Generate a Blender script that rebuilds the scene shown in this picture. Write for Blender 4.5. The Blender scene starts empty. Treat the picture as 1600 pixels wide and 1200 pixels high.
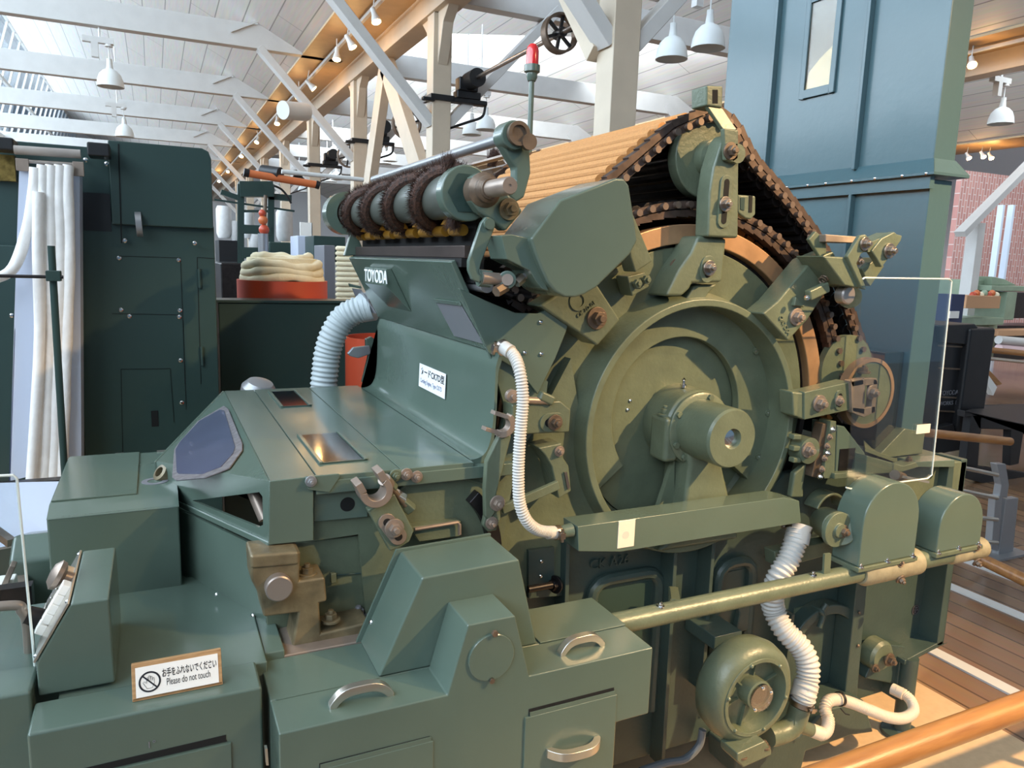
import bpy, bmesh, math, random
from mathutils import Vector, Matrix
random.seed(7)
sc = bpy.context.scene
COL = sc.collection
R = math.radians
# ---------------------------------------------------------------- camera
FPX = 1168.0
CAM = Vector((0, 0, 1.5))
_yaw, _pit, _rol = R(25.6), R(9.3), R(1.85)
_f = Vector((math.sin(_yaw)*math.cos(_pit), math.cos(_yaw)*math.cos(_pit), -math.sin(_pit)))
_r0 = _f.cross(Vector((0, 0, 1))).normalized(); _u0 = _r0.cross(_f)
_rt = _r0*math.cos(_rol)+_u0*math.sin(_rol); _up = _u0*math.cos(_rol)-_r0*math.sin(_rol)
def at(u, v, x=None, y=None, z=None):
    """world point seen at pixel (u, v) of the 1600x1200 photo on a given axis plane"""
    d = _rt*((u-800)/FPX)-_up*((v-600)/FPX)+_f
    if y is not None: t = y/d.y
    elif x is not None: t = x/d.x
    else: t = (z-CAM.z)/d.z
    return CAM+d*t
def T(px, Y):
    return [(p.x, p.z) for p in (at(u, v, y=Y) for u, v in px)]
cd = bpy.data.cameras.new('camera'); cam = bpy.data.objects.new('camera', cd); COL.objects.link(cam)
m = Matrix((( _rt.x, _up.x, -_f.x, CAM.x), (_rt.y, _up.y, -_f.y, CAM.y), (_rt.z, _up.z, -_f.z, CAM.z), (0, 0, 0, 1)))
cam.matrix_world = m
cd.sensor_width = 36; cd.lens = 36*FPX/1600; cd.clip_start = .02; cd.clip_end = 300
sc.camera = cam
# ---------------------------------------------------------------- materials
def s2l(c): return tuple((x/12.92 if x <= .04045 else ((x+.055)/1.055)**2.4) for x in [k/255 for k in c])
MAT = {}
def mat(name, rgb, rough=.5, metal=0, noise=0, scale=8, bump=0, bscale=60, coat=0, spec=.5, rvar=0, stretch=None, rgb2=None):
    if name in MAT: return MAT[name]
    M = bpy.data.materials.new(name); M.use_nodes = True; nt = M.node_tree; b = nt.nodes['Principled BSDF']
    c = s2l(rgb); b.inputs['Base Color'].default_value = (*c, 1); b.inputs['Roughness'].default_value = rough
    b.inputs['Metallic'].default_value = metal; b.inputs['Specular IOR Level'].default_value = spec
    if coat: b.inputs['Coat Weight'].default_value = coat; b.inputs['Coat Roughness'].default_value = .12
    tc = nt.nodes.new('ShaderNodeTexCoord'); mp = nt.nodes.new('ShaderNodeMapping'); nt.links.new(tc.outputs['Object'], mp.inputs[0])
    if stretch: mp.inputs['Scale'].default_value = stretch
    if noise or rgb2:
        n = nt.nodes.new('ShaderNodeTexNoise'); n.inputs['Scale'].default_value = scale; n.inputs['Detail'].default_value = 5
        nt.links.new(mp.outputs[0], n.inputs['Vector'])
        r = nt.nodes.new('ShaderNodeValToRGB'); e = r.color_ramp.elements; e[0].position = .3; e[1].position = .7
        if rgb2: c2 = s2l(rgb2); e[0].color = (*c2, 1); e[1].color = (*c, 1)
        else:
            e[0].color = (*[x*(1-noise) for x in c], 1); e[1].color = (*[min(1, x*(1+noise)) for x in c], 1)
        nt.links.new(n.outputs['Fac'], r.inputs[0]); nt.links.new(r.outputs[0], b.inputs['Base Color'])
        if rvar:
            mr = nt.nodes.new('ShaderNodeMapRange'); mr.inputs['To Min'].default_value = max(0, rough-rvar); mr.inputs['To Max'].default_value = rough+rvar
            nt.links.new(n.outputs['Fac'], mr.inputs['Value']); nt.links.new(mr.outputs[0], b.inputs['Roughness'])
    if bump:
        n2 = nt.nodes.new('ShaderNodeTexNoise'); n2.inputs['Scale'].default_value = bscale; n2.inputs['Detail'].default_value = 3
        nt.links.new(mp.outputs[0], n2.inputs['Vector'])
        bp = nt.nodes.new('ShaderNodeBump'); bp.inputs['Strength'].default_value = bump; bp.inputs['Distance'].default_value = .003
        nt.links.new(n2.outputs['Fac'], bp.inputs['Height']); nt.links.new(bp.outputs[0], b.inputs['Normal'])
    MAT[name] = M; return M
GREEN = mat('green_machine_paint', (84, 99, 89), .25, noise=.05, scale=6, bump=.06, bscale=90, coat=.25)
CAST = mat('green_cast_iron_paint', (92, 101, 83), .36, noise=.12, scale=18, bump=.25, bscale=110)
CASTD = mat('green_frame_paint', (58, 73, 69), .4, noise=.1, scale=12, bump=.2, bscale=90)
DKGREEN = mat('dark_and_shaded_green_paint', (48, 66, 62), .3, noise=.06, scale=3, bump=.04)  # drawing frame: machine green with shade mixed in; a plain dark green elsewhere
DAYGREEN = mat('daylit_green_chute_paint', (64, 90, 96), .3, noise=.05, scale=3, bump=.14, bscale=45, coat=.2)  # same green as the machine, blue daylight mixed into the colour
STEEL = mat('bare_steel', (168, 158, 150), .3, metal=1, noise=.15, scale=40)
RUST = mat('oiled_rusty_steel', (106, 90, 76), .42, metal=.4, noise=.25, scale=30, bump=.2)
BRONZE = mat('greasy_bronze', (112, 100, 76), .42, metal=.25, noise=.35, scale=25, bump=.5, bscale=60)
COPPER = mat('copper_brown_bend', (178, 140, 106), .4, metal=.5, noise=.2, scale=12, bump=.15)
DARKST = mat('dark_oily_steel', (46, 42, 42), .35, metal=.6, noise=.3, scale=30)
BLACK = mat('black_iron', (26, 26, 28), .4, noise=.2)
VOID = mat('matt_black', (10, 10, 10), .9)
ALU = mat('satin_aluminium', (205, 200, 190), .28, metal=.9, noise=.05)
CHROME = mat('bright_screw', (225, 225, 225), .15, metal=1)
HOSEW = mat('white_hose_plastic', (190, 187, 182), .45, bump=.05)
HOSEG = mat('grey_hose_plastic', (176, 184, 186), .45)
HOSET = mat('beige_hose_plastic', (205, 190, 172), .45)
WHITEP = mat('white_paint_timber', (208, 206, 202), .5, noise=.04, scale=5, bump=.25, bscale=30)
BEIGE = mat('cream_paint_timber', (200, 184, 162), .5, noise=.05, scale=5, bump=.2, bscale=30)
LAMPW = mat('white_enamel', (225, 228, 226), .3)
BRISTLE = mat('brown_bristle', (92, 60, 46), .6, rgb2=(30, 20, 18), scale=160, stretch=(1, 1, 1), bump=.9, bscale=400)
FLATTAN = mat('tan_flat_fillet', (190, 134, 78), .75, noise=.12, scale=200, bump=.5, bscale=300)
COTTON = mat('raw_cotton', (238, 236, 234), .95, noise=.05, scale=30, bump=.6, bscale=60)
COTTONY = mat('cream_sliver', (232, 220, 188), .95, noise=.06, scale=20, bump=.8, bscale=50)
WOOD = mat('oak_wood', (176, 122, 66), .34, rgb2=(140, 90, 46), scale=6, stretch=(1, 8, 8), bump=.1, coat=.3)
SIGNW = mat('sign_wood', (190, 150, 104), .4, rgb2=(156, 116, 76), scale=30, stretch=(1, 6, 6))
PAPER = mat('white_sign_face', (240, 234, 226), .5)
INK = mat('black_ink', (28, 26, 32), .6)
INKB = mat('blue_grey_ink', (70, 84, 130), .6)
RED = mat('red_plastic_can', (186, 74, 48), .4)
ORANGE = mat('orange_tube', (200, 108, 62), .4)
YELLOW = mat('yellow_and_gold_lit_metal', (190, 138, 52), .35, metal=.7)
GREYM = mat('grey_metal', (150, 150, 152), .35, metal=.5)
SHEET = mat('pale_blue_sheet_metal', (200, 208, 226), .35, metal=.1)
GREYL = mat('light_grey_plate', (126, 126, 132), .35, metal=.2)
PINKB = mat('bare_pinkish_steel', (150, 134, 122), .38, metal=.5, noise=.1, scale=30)
CARPET = mat('tan_floor_mat', (196, 166, 130), .85, noise=.06, scale=40)
WHITE = mat('plain_white', (235, 235, 235), .5)
CREAM = mat('cream_sticker', (226, 214, 196), .45)
def glassy(name, tint, fac=.12, rough=.02, alpha=.9, edge=None):
    M = bpy.data.materials.new(name); M.use_nodes = True; nt = M.node_tree; nt.nodes.clear()
    o = nt.nodes.new('ShaderNodeOutputMaterial'); mx = nt.nodes.new('ShaderNodeMixShader')
    t = nt.nodes.new('ShaderNodeBsdfTransparent'); t.inputs[0].default_value = (*tint, 1)
    g = nt.nodes.new('ShaderNodeBsdfGlossy'); g.inputs['Roughness'].default_value = rough
    fr = nt.nodes.new('ShaderNodeLayerWeight'); fr.inputs[0].default_value = .12
    ma = nt.nodes.new('ShaderNodeMath'); ma.operation = 'ADD'; ma.inputs[1].default_value = fac+.025
    nt.links.new(fr.outputs['Facing'], ma.inputs[0]); nt.links.new(ma.outputs[0], mx.inputs[0])
    nt.links.new(t.outputs[0], mx.inputs[1]); nt.links.new(g.outputs[0], mx.inputs[2]); nt.links.new(mx.outputs[0], o.inputs[0])
    return M
ACRYL = glassy('clear_acrylic', (.93, .95, .95), .0)
WINDOWD = glassy('smoky_plastic_window', (.35, .35, .5), .12, .08)
ROOFGL = glassy('roof_glass', (.92, .96, 1), .0)
AMBER = glassy('chute_window_glass', (.9, .87, .8), -.022, .2)
EDGE = mat('acrylic_edge', (236, 240, 232), .3)
def emis(name, rgb, s):
    M = bpy.data.materials.new(name); M.use_nodes = True; b = M.node_tree.nodes['Principled BSDF']
    b.inputs['Base Color'].default_value = (*rgb, 1); b.inputs['Emission Color'].default_value = (*rgb, 1); b.inputs['Emission Strength'].default_value = s
    return M
BULB = emis('warm_bulb', (1, .72, .35), 14)
REDL = mat('red_signal_plastic', (214, 30, 34), .15, coat=.6)
# boards: seams along Y for ceiling / floor
def boards(name, rgb, rgb2, w, l, rough, seam=.02, axis='Y', dark=.35):
    M = bpy.data.materials.new(name); M.use_nodes = True; nt = M.node_tree; b = nt.nodes['Principled BSDF']
    tc = nt.nodes.new('ShaderNodeTexCoord'); mp = nt.nodes.new('ShaderNodeMapping'); nt.links.new(tc.outputs['Object'], mp.inputs[0])
    mp.inputs['Rotation'].default_value = (0, 0, R(90) if axis == 'Y' else 0)
    br = nt.nodes.new('ShaderNodeTexBrick'); nt.links.new(mp.outputs[0], br.inputs['Vector'])
    br.inputs['Scale'].default_value = 1; br.inputs['Brick Width'].default_value = l; br.inputs['Row Height'].default_value = w
    br.inputs['Mortar Size'].default_value = seam; br.inputs['Mortar Smooth'].default_value = .3
    c1 = s2l(rgb); c2 = s2l(rgb2)
    br.inputs['Color1'].default_value = (*c1, 1); br.inputs['Color2'].default_value = (*c2, 1); br.inputs['Mortar'].default_value = (*[x*dark for x in c1], 1)
    no = nt.nodes.new('ShaderNodeTexNoise'); no.inputs['Scale'].default_value = 3
    mp2 = nt.nodes.new('ShaderNodeMapping'); mp2.inputs['Scale'].default_value = (12, .6, 1); nt.links.new(tc.outputs['Object'], mp2.inputs[0]); nt.links.new(mp2.outputs[0], no.inputs['Vector'])
    mx = nt.nodes.new('ShaderNodeMixRGB'); mx.blend_type = 'MULTIPLY'; mx.inputs[0].default_value = .25
    nt.links.new(br.outputs['Color'], mx.inputs[1]); nt.links.new(no.outputs['Color'], mx.inputs[2]); nt.links.new(mx.outputs[0], b.inputs['Base Color'])
    b.inputs['Roughness'].default_value = rough
    return M
CEILM = boards('ceiling_boards', (226, 220, 212), (220, 214, 207), .32, 3.6, .55, .008, dark=.45)
FLOORM = boards('oiled_floor_boards', (146, 112, 84), (116, 92, 74), .11, 2.4, .16, .006)
def brick():
    M = bpy.data.materials.new('painted_brick'); M.use_nodes = True; nt = M.node_tree; b = nt.nodes['Principled BSDF']
    tc = nt.nodes.new('ShaderNodeTexCoord'); mp = nt.nodes.new('ShaderNodeMapping'); mp.inputs['Rotation'].default_value = (R(90), 0, R(90)); nt.links.new(tc.outputs['Object'], mp.inputs[0])
    br = nt.nodes.new('ShaderNodeTexBrick'); nt.links.new(mp.outputs[0], br.inputs['Vector']); br.inputs['Scale'].default_value = 1
    br.inputs['Brick Width'].default_value = .23; br.inputs['Row Height'].default_value = .075; br.inputs['Mortar Size'].default_value = .008
    br.inputs['Color1'].default_value = (*s2l((206, 152, 142)), 1); br.inputs['Color2'].default_value = (*s2l((186, 132, 124)), 1); br.inputs['Mortar'].default_value = (*s2l((214, 200, 194)), 1)
    nt.links.new(br.outputs[0], b.inputs['Base Color']); b.inputs['Roughness'].default_value = .8
    return M
BRICK = brick()
# ---------------------------------------------------------------- mesh builder
def frame_of(d):
    d = Vector(d).normalized(); a = Vector((0, 0, 1)) if abs(d.z) < .9 else Vector((1, 0, 0))
    s = d.cross(a).normalized(); return s, d.cross(s).normalized(), d
def smooth_path(pts, n=12):
    P = [Vector(p) for p in pts]; P = [2*P[0]-P[1]]+P+[2*P[-1]-P[-2]]; out = []
    for i in range(1, len(P)-2):
        a, b, c, d = P[i-1:i+3]
        for k in range(n):
            t = k/n
            out.append(.5*((2*b)+(c-a)*t+(2*a-5*b+4*c-d)*t*t+(3*b-a-3*c+d)*t**3))
    out.append(P[-2]); return out
def resample(P, step):
    L = [0]
    for a, b in zip(P, P[1:]): L.append(L[-1]+(b-a).length)
    n = max(2, int(L[-1]/step)); out = []; j = 0
    for i in range(n+1):
        s = L[-1]*i/n
        while j < len(P)-2 and L[j+1] < s: j += 1
        t = (s-L[j])/max(1e-9, L[j+1]-L[j]); out.append(P[j].lerp(P[j+1], min(1, t)))
    return out
class MB:
    def __init__(s): s.v = []; s.f = []
    def add(s, vs, fs):
        o = len(s.v); s.v += [tuple(v) for v in vs]; s.f += [tuple(i+o for i in f) for f in fs]; return s
    def box(s, x0, x1, y0, y1, z0, z1):
        return s.add([(x, y, z) for x in (x0, x1) for y in (y0, y1) for z in (z0, z1)],
                     [(0, 1, 3, 2), (4, 6, 7, 5), (0, 4, 5, 1), (2, 3, 7, 6), (0, 2, 6, 4), (1, 5, 7, 3)])
    def prism(s, p, y0, y1):
        n = len(p); return s.add([(x, y0, z) for x, z in p]+[(x, y1, z) for x, z in p],
                                 [tuple(range(n)), tuple(range(2*n-1, n-1, -1))]+[(i, i+n, (i+1) % n+n, (i+1) % n) for i in range(n)])
    def prismx(s, p, x0, x1):
        n = len(p); return s.add([(x0, y, z) for y, z in p]+[(x1, y, z) for y, z in p],
                                 [tuple(range(n)), tuple(range(2*n-1, n-1, -1))]+[(i, i+n, (i+1) % n+n, (i+1) % n) for i in range(n)])
    def prismz(s, p, z0, z1):
        n = len(p); return s.add([(x, y, z0) for x, y in p]+[(x, y, z1) for x, y in p],
                                 [tuple(range(n)), tuple(range(2*n-1, n-1, -1))]+[(i, i+n, (i+1) % n+n, (i+1) % n) for i in range(n)])
    def pp(s, px, Y, d): return s.prism(T(px, Y), Y, Y+d)
    def slab(s, pts, n):
        """planar polygon given thickness vector n"""
        k = len(pts); n = Vector(n); P = [Vector(p) for p in pts]
        return s.add(P+[p+n for p in P], [tuple(range(k)), tuple(range(2*k-1, k-1, -1))]+[(i, i+k, (i+1) % k+k, (i+1) % k) for i in range(k)])
    def obox(s, a, b, w, h, up=(0, 0, 1)):
        a = Vector(a); b = Vector(b); d = (b-a).normalized(); sd = d.cross(Vector(up)).normalized(); u = sd.cross(d)
        vs = [p+sd*i*w/2+u*j*h/2 for p in (a, b) for i in (-1, 1) for j in (-1, 1)]
        return s.add(vs, [(0, 1, 3, 2), (4, 6, 7, 5), (0, 4, 5, 1), (2, 3, 7, 6), (0, 2, 6, 4), (1, 5, 7, 3)])
    def lathe(s, c, ax, prof, n=32, a0=0, a1=360, close=False):
        u, w, d = frame_of(ax); c = Vector(c); full = abs(a1-a0) >= 360; m = n if full else n+1
        vs = []; fs = []; k = len(prof)
        for i in range(m):
            t = R(a0+(a1-a0)*i/n); e = u*math.cos(t)+w*math.sin(t)
            for r, h in prof: vs.append(c+e*r+d*h)
        for i in range(n):
            j = (i+1) % m
            for q in range(k if close else k-1): fs.append((i*k+q, j*k+q, j*k+(q+1) % k, i*k+(q+1) % k))
        if full and not close:
            if prof[0][0] > 1e-6: fs.append(tuple(i*k for i in range(m)))
            if prof[-1][0] > 1e-6: fs.append(tuple(i*k+k-1 for i in range(m))[::-1])
        if not full and close: fs.append(tuple(range(k))); fs.append(tuple((m-1)*k+q for q in range(k))[::-1])
        return s.add(vs, fs)
    def cyl(s, a, b, r, r2=None, n=20):
        a = Vector(a); b = Vector(b); return s.lathe(a, b-a, [(r, 0), (r if r2 is None else r2, (b-a).length)], n)
    def ring(s, c, ax, ro, ri, h, n=48, a0=0, a1=360):
        return s.lathe(c, ax, [(ro, 0), (ro, h), (ri, h), (ri, 0)], n, a0, a1, close=True)
    def arcp(s, c, ro, ri, a0, a1, y0, y1, n=40):
        """annular sector in the XZ plane, angles from +X towards +Z"""
        p = [(c[0]+ro*math.cos(R(a0+(a1-a0)*i/n)), c[1]+ro*math.sin(R(a0+(a1-a0)*i/n))) for i in range(n+1)]
        q = [(c[0]+ri*math.cos(R(a0+(a1-a0)*i/n)), c[1]+ri*math.sin(R(a0+(a1-a0)*i/n))) for i in range(n+1)]
        vs = []; fs = []
        for i in range(n+1): vs += [(p[i][0], y0, p[i][1]), (q[i][0], y0, q[i][1]), (q[i][0], y1, q[i][1]), (p[i][0], y1, p[i][1])]
        for i in range(n):
            for k in range(4): fs.append((i*4+k, i*4+(k+1) % 4, i*4+4+(k+1) % 4, i*4+4+k))
        fs += [(0, 1, 2, 3), (n*4+3, n*4+2, n*4+1, n*4)]
        return s.add(vs, fs)
    def tube(s, P, r, n=12, cap=True):
        P = [Vector(p) for p in P]; k = len(P); rs = r if isinstance(r, (list, tuple)) else [r]*k
        d = (P[1]-P[0]).normalized(); u, w, _ = frame_of(d); vs = []; fs = []
        for i in range(k):
            t = (P[min(k-1, i+1)]-P[max(0, i-1)]).normalized()
            u = (u-t*u.dot(t)).normalized(); w = t.cross(u)
            for q in range(n): a = 2*math.pi*q/n; vs.append(P[i]+(u*math.cos(a)+w*math.sin(a))*rs[i])
        for i in range(k-1):
            for q in range(n): fs.append((i*n+q, i*n+(q+1) % n, (i+1)*n+(q+1) % n, (i+1)*n+q))
        if cap: fs.append(tuple(range(n))[::-1]); fs.append(tuple((k-1)*n+q for q in range(n)))
        return s.add(vs, fs)
    def sph(s, c, r, n=16, sq=1):
        return s.lathe(Vector(c), (0, 0, 1), [(max(0, r*math.sin(math.pi*i/n)), -r*sq*math.cos(math.pi*i/n)) for i in range(n+1)], n*2)
    def hexb(s, c, d, r, h):
        return s.lathe(c, d, [(r, 0), (r, h)], 6)
    def build(s, name, mt, parent=None, bevel=0, ang=32, seg=2, label=None):
        me = bpy.data.meshes.new(name); bm = bmesh.new()
        V = [bm.verts.new(v) for v in s.v]
        for f in s.f:
            try: bm.faces.new([V[i] for i in f])
            except ValueError: pass
        bmesh.ops.remove_doubles(bm, verts=bm.verts, dist=1e-6)
        bmesh.ops.recalc_face_normals(bm, faces=bm.faces)
        ca = R(ang)
        for e in bm.edges:
            if len(e.link_faces) == 2:
                try: e.smooth = e.calc_face_angle() < ca
                except Exception: e.smooth = False
            else: e.smooth = False
        for f in bm.faces: f.smooth = True
        bm.to_mesh(me); bm.free(); me.materials.append(mt)
        o = bpy.data.objects.new(name, me); COL.objects.link(o)
        if parent is not None:
            o.parent = parent
            o.matrix_parent_inverse = Matrix.Translation(-wloc(parent))
        if bevel:
            b = o.modifiers.new('bevel', 'BEVEL'); b.width = bevel; b.segments = seg; b.limit_method = 'ANGLE'; b.angle_limit = R(30); b.harden_normals = True
        if label: o['label'] = label
        return o
def wloc(o):
    return o.location.copy() if o.type == 'EMPTY' else Vector((0, 0, 0))
def tag(o, label, cat, group=None, kind=None):
    o['label'] = label; o['category'] = cat
    if group: o['group'] = group
    if kind: o['kind'] = kind
    return o
def thing(name, loc, label, cat, group=None):
    o = bpy.data.objects.new(name, None); COL.objects.link(o); o.location = loc; o.empty_display_size = .1
    return tag(o, label, cat, group)
def struct(o, label=None):
    o['kind'] = 'structure'
    if label: o['label'] = label
    return o
def dup(o, loc, label, parent=None):
    c = o.copy(); COL.objects.link(c); c.location = loc
    if label: c['label'] = label
    for ch in list(o.children):
        k = ch.copy(); COL.objects.link(k); k.parent = c
        for g in list(ch.children):
            q = g.copy(); COL.objects.link(q); q.parent = k
    return c
def bolt(parent, pos, s=.013, d=(0, -1, 0), mt=None, washer=True, name='hex_bolt', stud=True):
    b = MB(); c = Vector(pos); dv = Vector(d).normalized()
    if washer: b.lathe(c, dv, [(s*1.55, -.002), (s*1.55, s*.3), (0, s*.3)], 20)
    b.hexb(c+dv*s*.28, dv, s, s*.95)
    if stud: b.lathe(c+dv*s*1.2, dv, [(s*.55, 0), (s*.5, s*.6), (0, s*.6)], 12)
    return b.build(name, mt or RUST, parent, bevel=s*.08, seg=1)
def rivets(parent, pts, r=.004, mt=None, d=(0, -1, 0), name='screw'):
    for p in pts:
        MB().lathe(Vector(p), d, [(r, -.001), (r*.95, r*.35), (r*.5, r*.75), (0, r*.8)], 12).build(name, mt or CHROME, parent)
def text(body, o0, ux, uy, size, mt, name, parent=None, extrude=.0004, bold=0, sx=1.0):
    """flat lettering: origin o0, right vector ux, up vector uy; size = cap box height in m"""
    cu = bpy.data.curves.new(name, 'FONT'); cu.body = body; cu.size = 1; cu.extrude = extrude/size; cu.offset = bold
    t = bpy.data.objects.new(name+'_curve', cu); COL.objects.link(t)
    bpy.context.view_layer.update()
    me = bpy.data.meshes.new_from_object(t.evaluated_get(bpy.context.evaluated_depsgraph_get()))
    bpy.data.objects.remove(t)
    ux = Vector(ux).normalized(); uy = Vector(uy).normalized(); n = ux.cross(uy)
    M = Matrix(((ux.x*size*sx, uy.x*size, n.x*size, o0[0]), (ux.y*size*sx, uy.y*size, n.y*size, o0[1]), (ux.z*size*sx, uy.z*size, n.z*size, o0[2]), (0, 0, 0, 1)))
    me.transform(M); me.materials.clear(); me.materials.append(mt)
    o = bpy.data.objects.new(name, me); COL.objects.link(o)
    if parent is not None: o.parent = parent; o.matrix_parent_inverse = Matrix.Translation(-wloc(parent))
    return o
def hose(name, pts, r, pitch, mt, parent=None, depth=.12, n=20):
    P = resample(smooth_path(pts, 14), pitch/6); rs = [r*(1-depth*(.5-.5*math.cos(2*math.pi*i/6))) for i in range(len(P))]
    return MB().tube(P, rs, n).build(name, mt, parent, ang=70)
def clamp(parent, p, d, r, mt=None):
    d = Vector(d).normalized(); b = MB(); b.ring(Vector(p)-d*.006, d, r+.002, r-.002, .012, 32)
    u, w, _ = frame_of(d); b.obox(Vector(p)+u*(r+.002), Vector(p)+u*(r+.012), .014, .012, d)
    b.cyl(Vector(p)+u*(r+.007)-w*.014, Vector(p)+u*(r+.007)+w*.014, .004, n=10)
    return b.build('hose_clamp', mt or STEEL, parent)
def arch_handle(parent, a, b, out, h, w=.016, t=.008, mt=None, name='handle'):
    """bow handle between feet a and b standing off along out"""
    a = Vector(a); b = Vector(b); out = Vector(out).normalized(); L = b-a; side = L.cross(out).normalized(); n = 20; vs = []; fs = []
    for i in range(n+1):
        s = i/n; e = max(0, min(1, (1-abs(2*s-1)**3.4)))
        top = h*e; tk = t*(1.0+.9*abs(2*s-1)**3)
        c = a+L*s
        o_ = c+out*(top+t*.5); i_ = c+out*max(-.001, top-tk)
        if s < .09: i_ = c-out*.001
        if s > .91: i_ = c-out*.001
        for p in (o_, i_):
            for q in (-1, 1): vs.append(p+side*w/2*q)
    for i in range(n):
        k = i*4
        fs += [(k, k+1, k+5, k+4), (k+2, k+6, k+7, k+3), (k, k+4, k+6, k+2), (k+1, k+3, k+7, k+5)]
    fs += [(0, 2, 3, 1), (n*4, n*4+1, n*4+3, n*4+2)]
    return MB().add(vs, fs).build(name, mt or ALU, parent, bevel=.0015, ang=40)
# ================================================================ THE HALL
PY = [0.86+3.57*k for k in range(0, 9)]          # post rows along the valley (Y)
PX, PWD = 2.78, .21
# floor
fl = MB().box(-14, 26, -6, 46, -.05, 0).build('floor', FLOORM); struct(fl, 'glossy brown plank floor with pale strips')
b = MB().box(-3, at(1480, 1130, z=0).x+.12, .2, 3.1, 0, .012); tag(b.build('floor_mat', CARPET), 'tan floor mat under the green carding machine', 'floor mat')
for i, (u, v) in enumerate(((1433, 1012), (1475, 917), (1524, 886))):
    x = at(u, v, z=0).x
    struct(MB().box(x, x+.06, -3, 30, 0, .008).build('trim_%d' % (i+1), WHITEP), 'pale strip let into the plank floor')
# sawtooth roof: valleys with a lit soffit, sloped board ceiling, steep glazing
def bay(x0, k):
    sof = MB().box(x0, x0+1.25, -6, 46, 4.33, 4.5).build('trim_%d' % (10+k), mat('warm_lit_soffit_cream', (190, 158, 116), .5, noise=.06)); struct(sof, 'cream painted valley soffit under the roof gutter')  # cream paint; warm lamp light mixed into the colour turns it tan
    MBc = MB().slab([(x0, -6, 4.36), (x0, 46, 4.36), (x0-5.05, 46, 6.93), (x0-5.05, -6, 6.93)], (0.05, 0, .1))
    struct(MBc.build('ceiling.%03d' % k, CEILM), 'sloping white boarded ceiling')
    g = MB().slab([(x0-5.05, -6, 6.93), (x0-5.05, 46, 6.93), (x0-5.75, 46, 4.5), (x0-5.75, -6, 4.5)], (-.01, 0, 0)).build('window_%d' % (k+1), ROOFGL); struct(g, 'steep row of roof glazing')
    f = MB()
    for j in range(53):
        y = -6+j
        f.obox((x0-5.05, y, 6.93), (x0-5.75, y, 4.5), .05, .06, (0, 1, 0))
    for t in (0, .5, 1):
        f.box(x0-5.08-.7*t, x0-5.0-.7*t, -6, 46, 6.9-2.43*t, 6.98-2.43*t)
    w = f.build('window_frame', WHITEP, g)
for k, x0 in enumerate((2.05, 9.05, 16.05)): bay(x0, k)
# walls far away
struct(MB().box(-14, 26, 42, 42.3, 0, 7).build('wall_back', WHITE), 'pale far end wall')
struct(MB().box(24, 24.3, -6, 42, 0, 7).build('wall_right', BRICK), 'red brick side wall')
# posts, braces, tie beams, girder
for k, y in enumerate(PY):
    for col, px in enumerate((PX, PX+7.0)):
        if col == 0 and y < 3: continue
        if col == 1 and y > 24: continue
        p = MB().box(px, px+PWD, y, y+PWD, 0, 4.08).build('timber_post', WHITEP if col else BEIGE, bevel=.008, seg=1)
        where = ['directly behind the carding machine', 'carrying the black shaft bearing behind the brush roller', 'third back along the gutter', 'fourth back along the gutter', 'fifth back along the gutter', 'sixth back along the gutter', 'seventh back', 'eighth back'][min(7, max(0, k-1))]
        tag(p, ('cream timber roof post %s' % where) if not col else 'white timber roof post of the right-hand row, %s' % ['nearest', 'second', 'third', 'fourth', 'fifth', 'sixth', 'seventh', 'eighth', 'ninth'][k], 'post', 'timber posts under the left roof gutter' if not col else 'timber posts of the right-hand row')
        cx = px+PWD/2; cy = y+PWD/2
        for sx in (-1, 1):
            q = MB().obox((cx+sx*(PWD/2-.02), cy, 2.95), (cx+sx*1.42, cy, 4.36), .1, .17, (0, 1, 0)).build('post_brace', WHITEP, p, bevel=.005, seg=1)
        if k == 1 and not col:
            MB().obox((cx-.02, cy+(PWD/2-.02), 2.9), (cx-.02, cy+1.2, 4.2), .12, .3, (1, 0, 0)).build('post_brace', BEIGE, p, bevel=.005, seg=1)
        for sy in (-1, 1):
            t = MB()
            pr_ = [(cy+sy*PWD/2, 3.55), (cy+sy*(PWD/2+.09), 3.75), (cy+sy*(PWD/2+.16), 3.95), (cy+sy*(PWD/2+.34), 4.1), (cy+sy*PWD/2, 4.1)]
            t.prismx(pr_, cx-.06, cx+.06); t.build('corbel', BEIGE, p, bevel=.01, seg=1)
        if k > 0 or col:
            yy = cy
            if col == 0:
                bm_ = MB().box(-9, px-.35+PWD, yy-.08, yy+.08, 4.33, 4.65).build('tie_beam', WHITEP, bevel=.006, seg=1)
                tag(bm_, 'white tie beam crossing the left roof bay, %s from the camera' % ['', 'first', 'second', 'third', 'fourth', 'fifth', 'sixth', 'seventh', 'eighth'][k], 'beam', 'tie beams of the left roof bay')
                for u in (1.35,):
                    MB().prism([(px-.75, 4.65), (px-1.35, 4.65), (px-.95, 4.9), (px-.7, 4.78)], yy-.06, yy+.06).build('beam_haunch', WHITEP, bm_)
                    MB().obox((px-1.7, yy-.1, 4.5), (px-1.15, yy-.1, 4.78), .03, .03).build('tie_rod', WHITEP, bm_)
                bm_ = MB().box(px+PWD+.1, px+7, yy-.08, yy+.08, 4.22, 4.54).build('tie_beam', WHITEP, bevel=.006, seg=1)
                tag(bm_, 'white tie beam crossing the right roof bay, %s from the camera' % ['', 'first', 'second', 'third', 'fourth', 'fifth', 'sixth', 'seventh', 'eighth'][k], 'beam', 'tie beams of the right roof bay')
for px, nm in ((PX-.02, 'left'), (PX+6.98, 'right')):
    o = MB().box(px, px+.25, -5, 44, 4.08, 4.34).build('gutter_girder', BEIGE, bevel=.01, seg=1); tag(o, 'long cream girder on the %s row of posts' % nm, 'girder')
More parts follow.
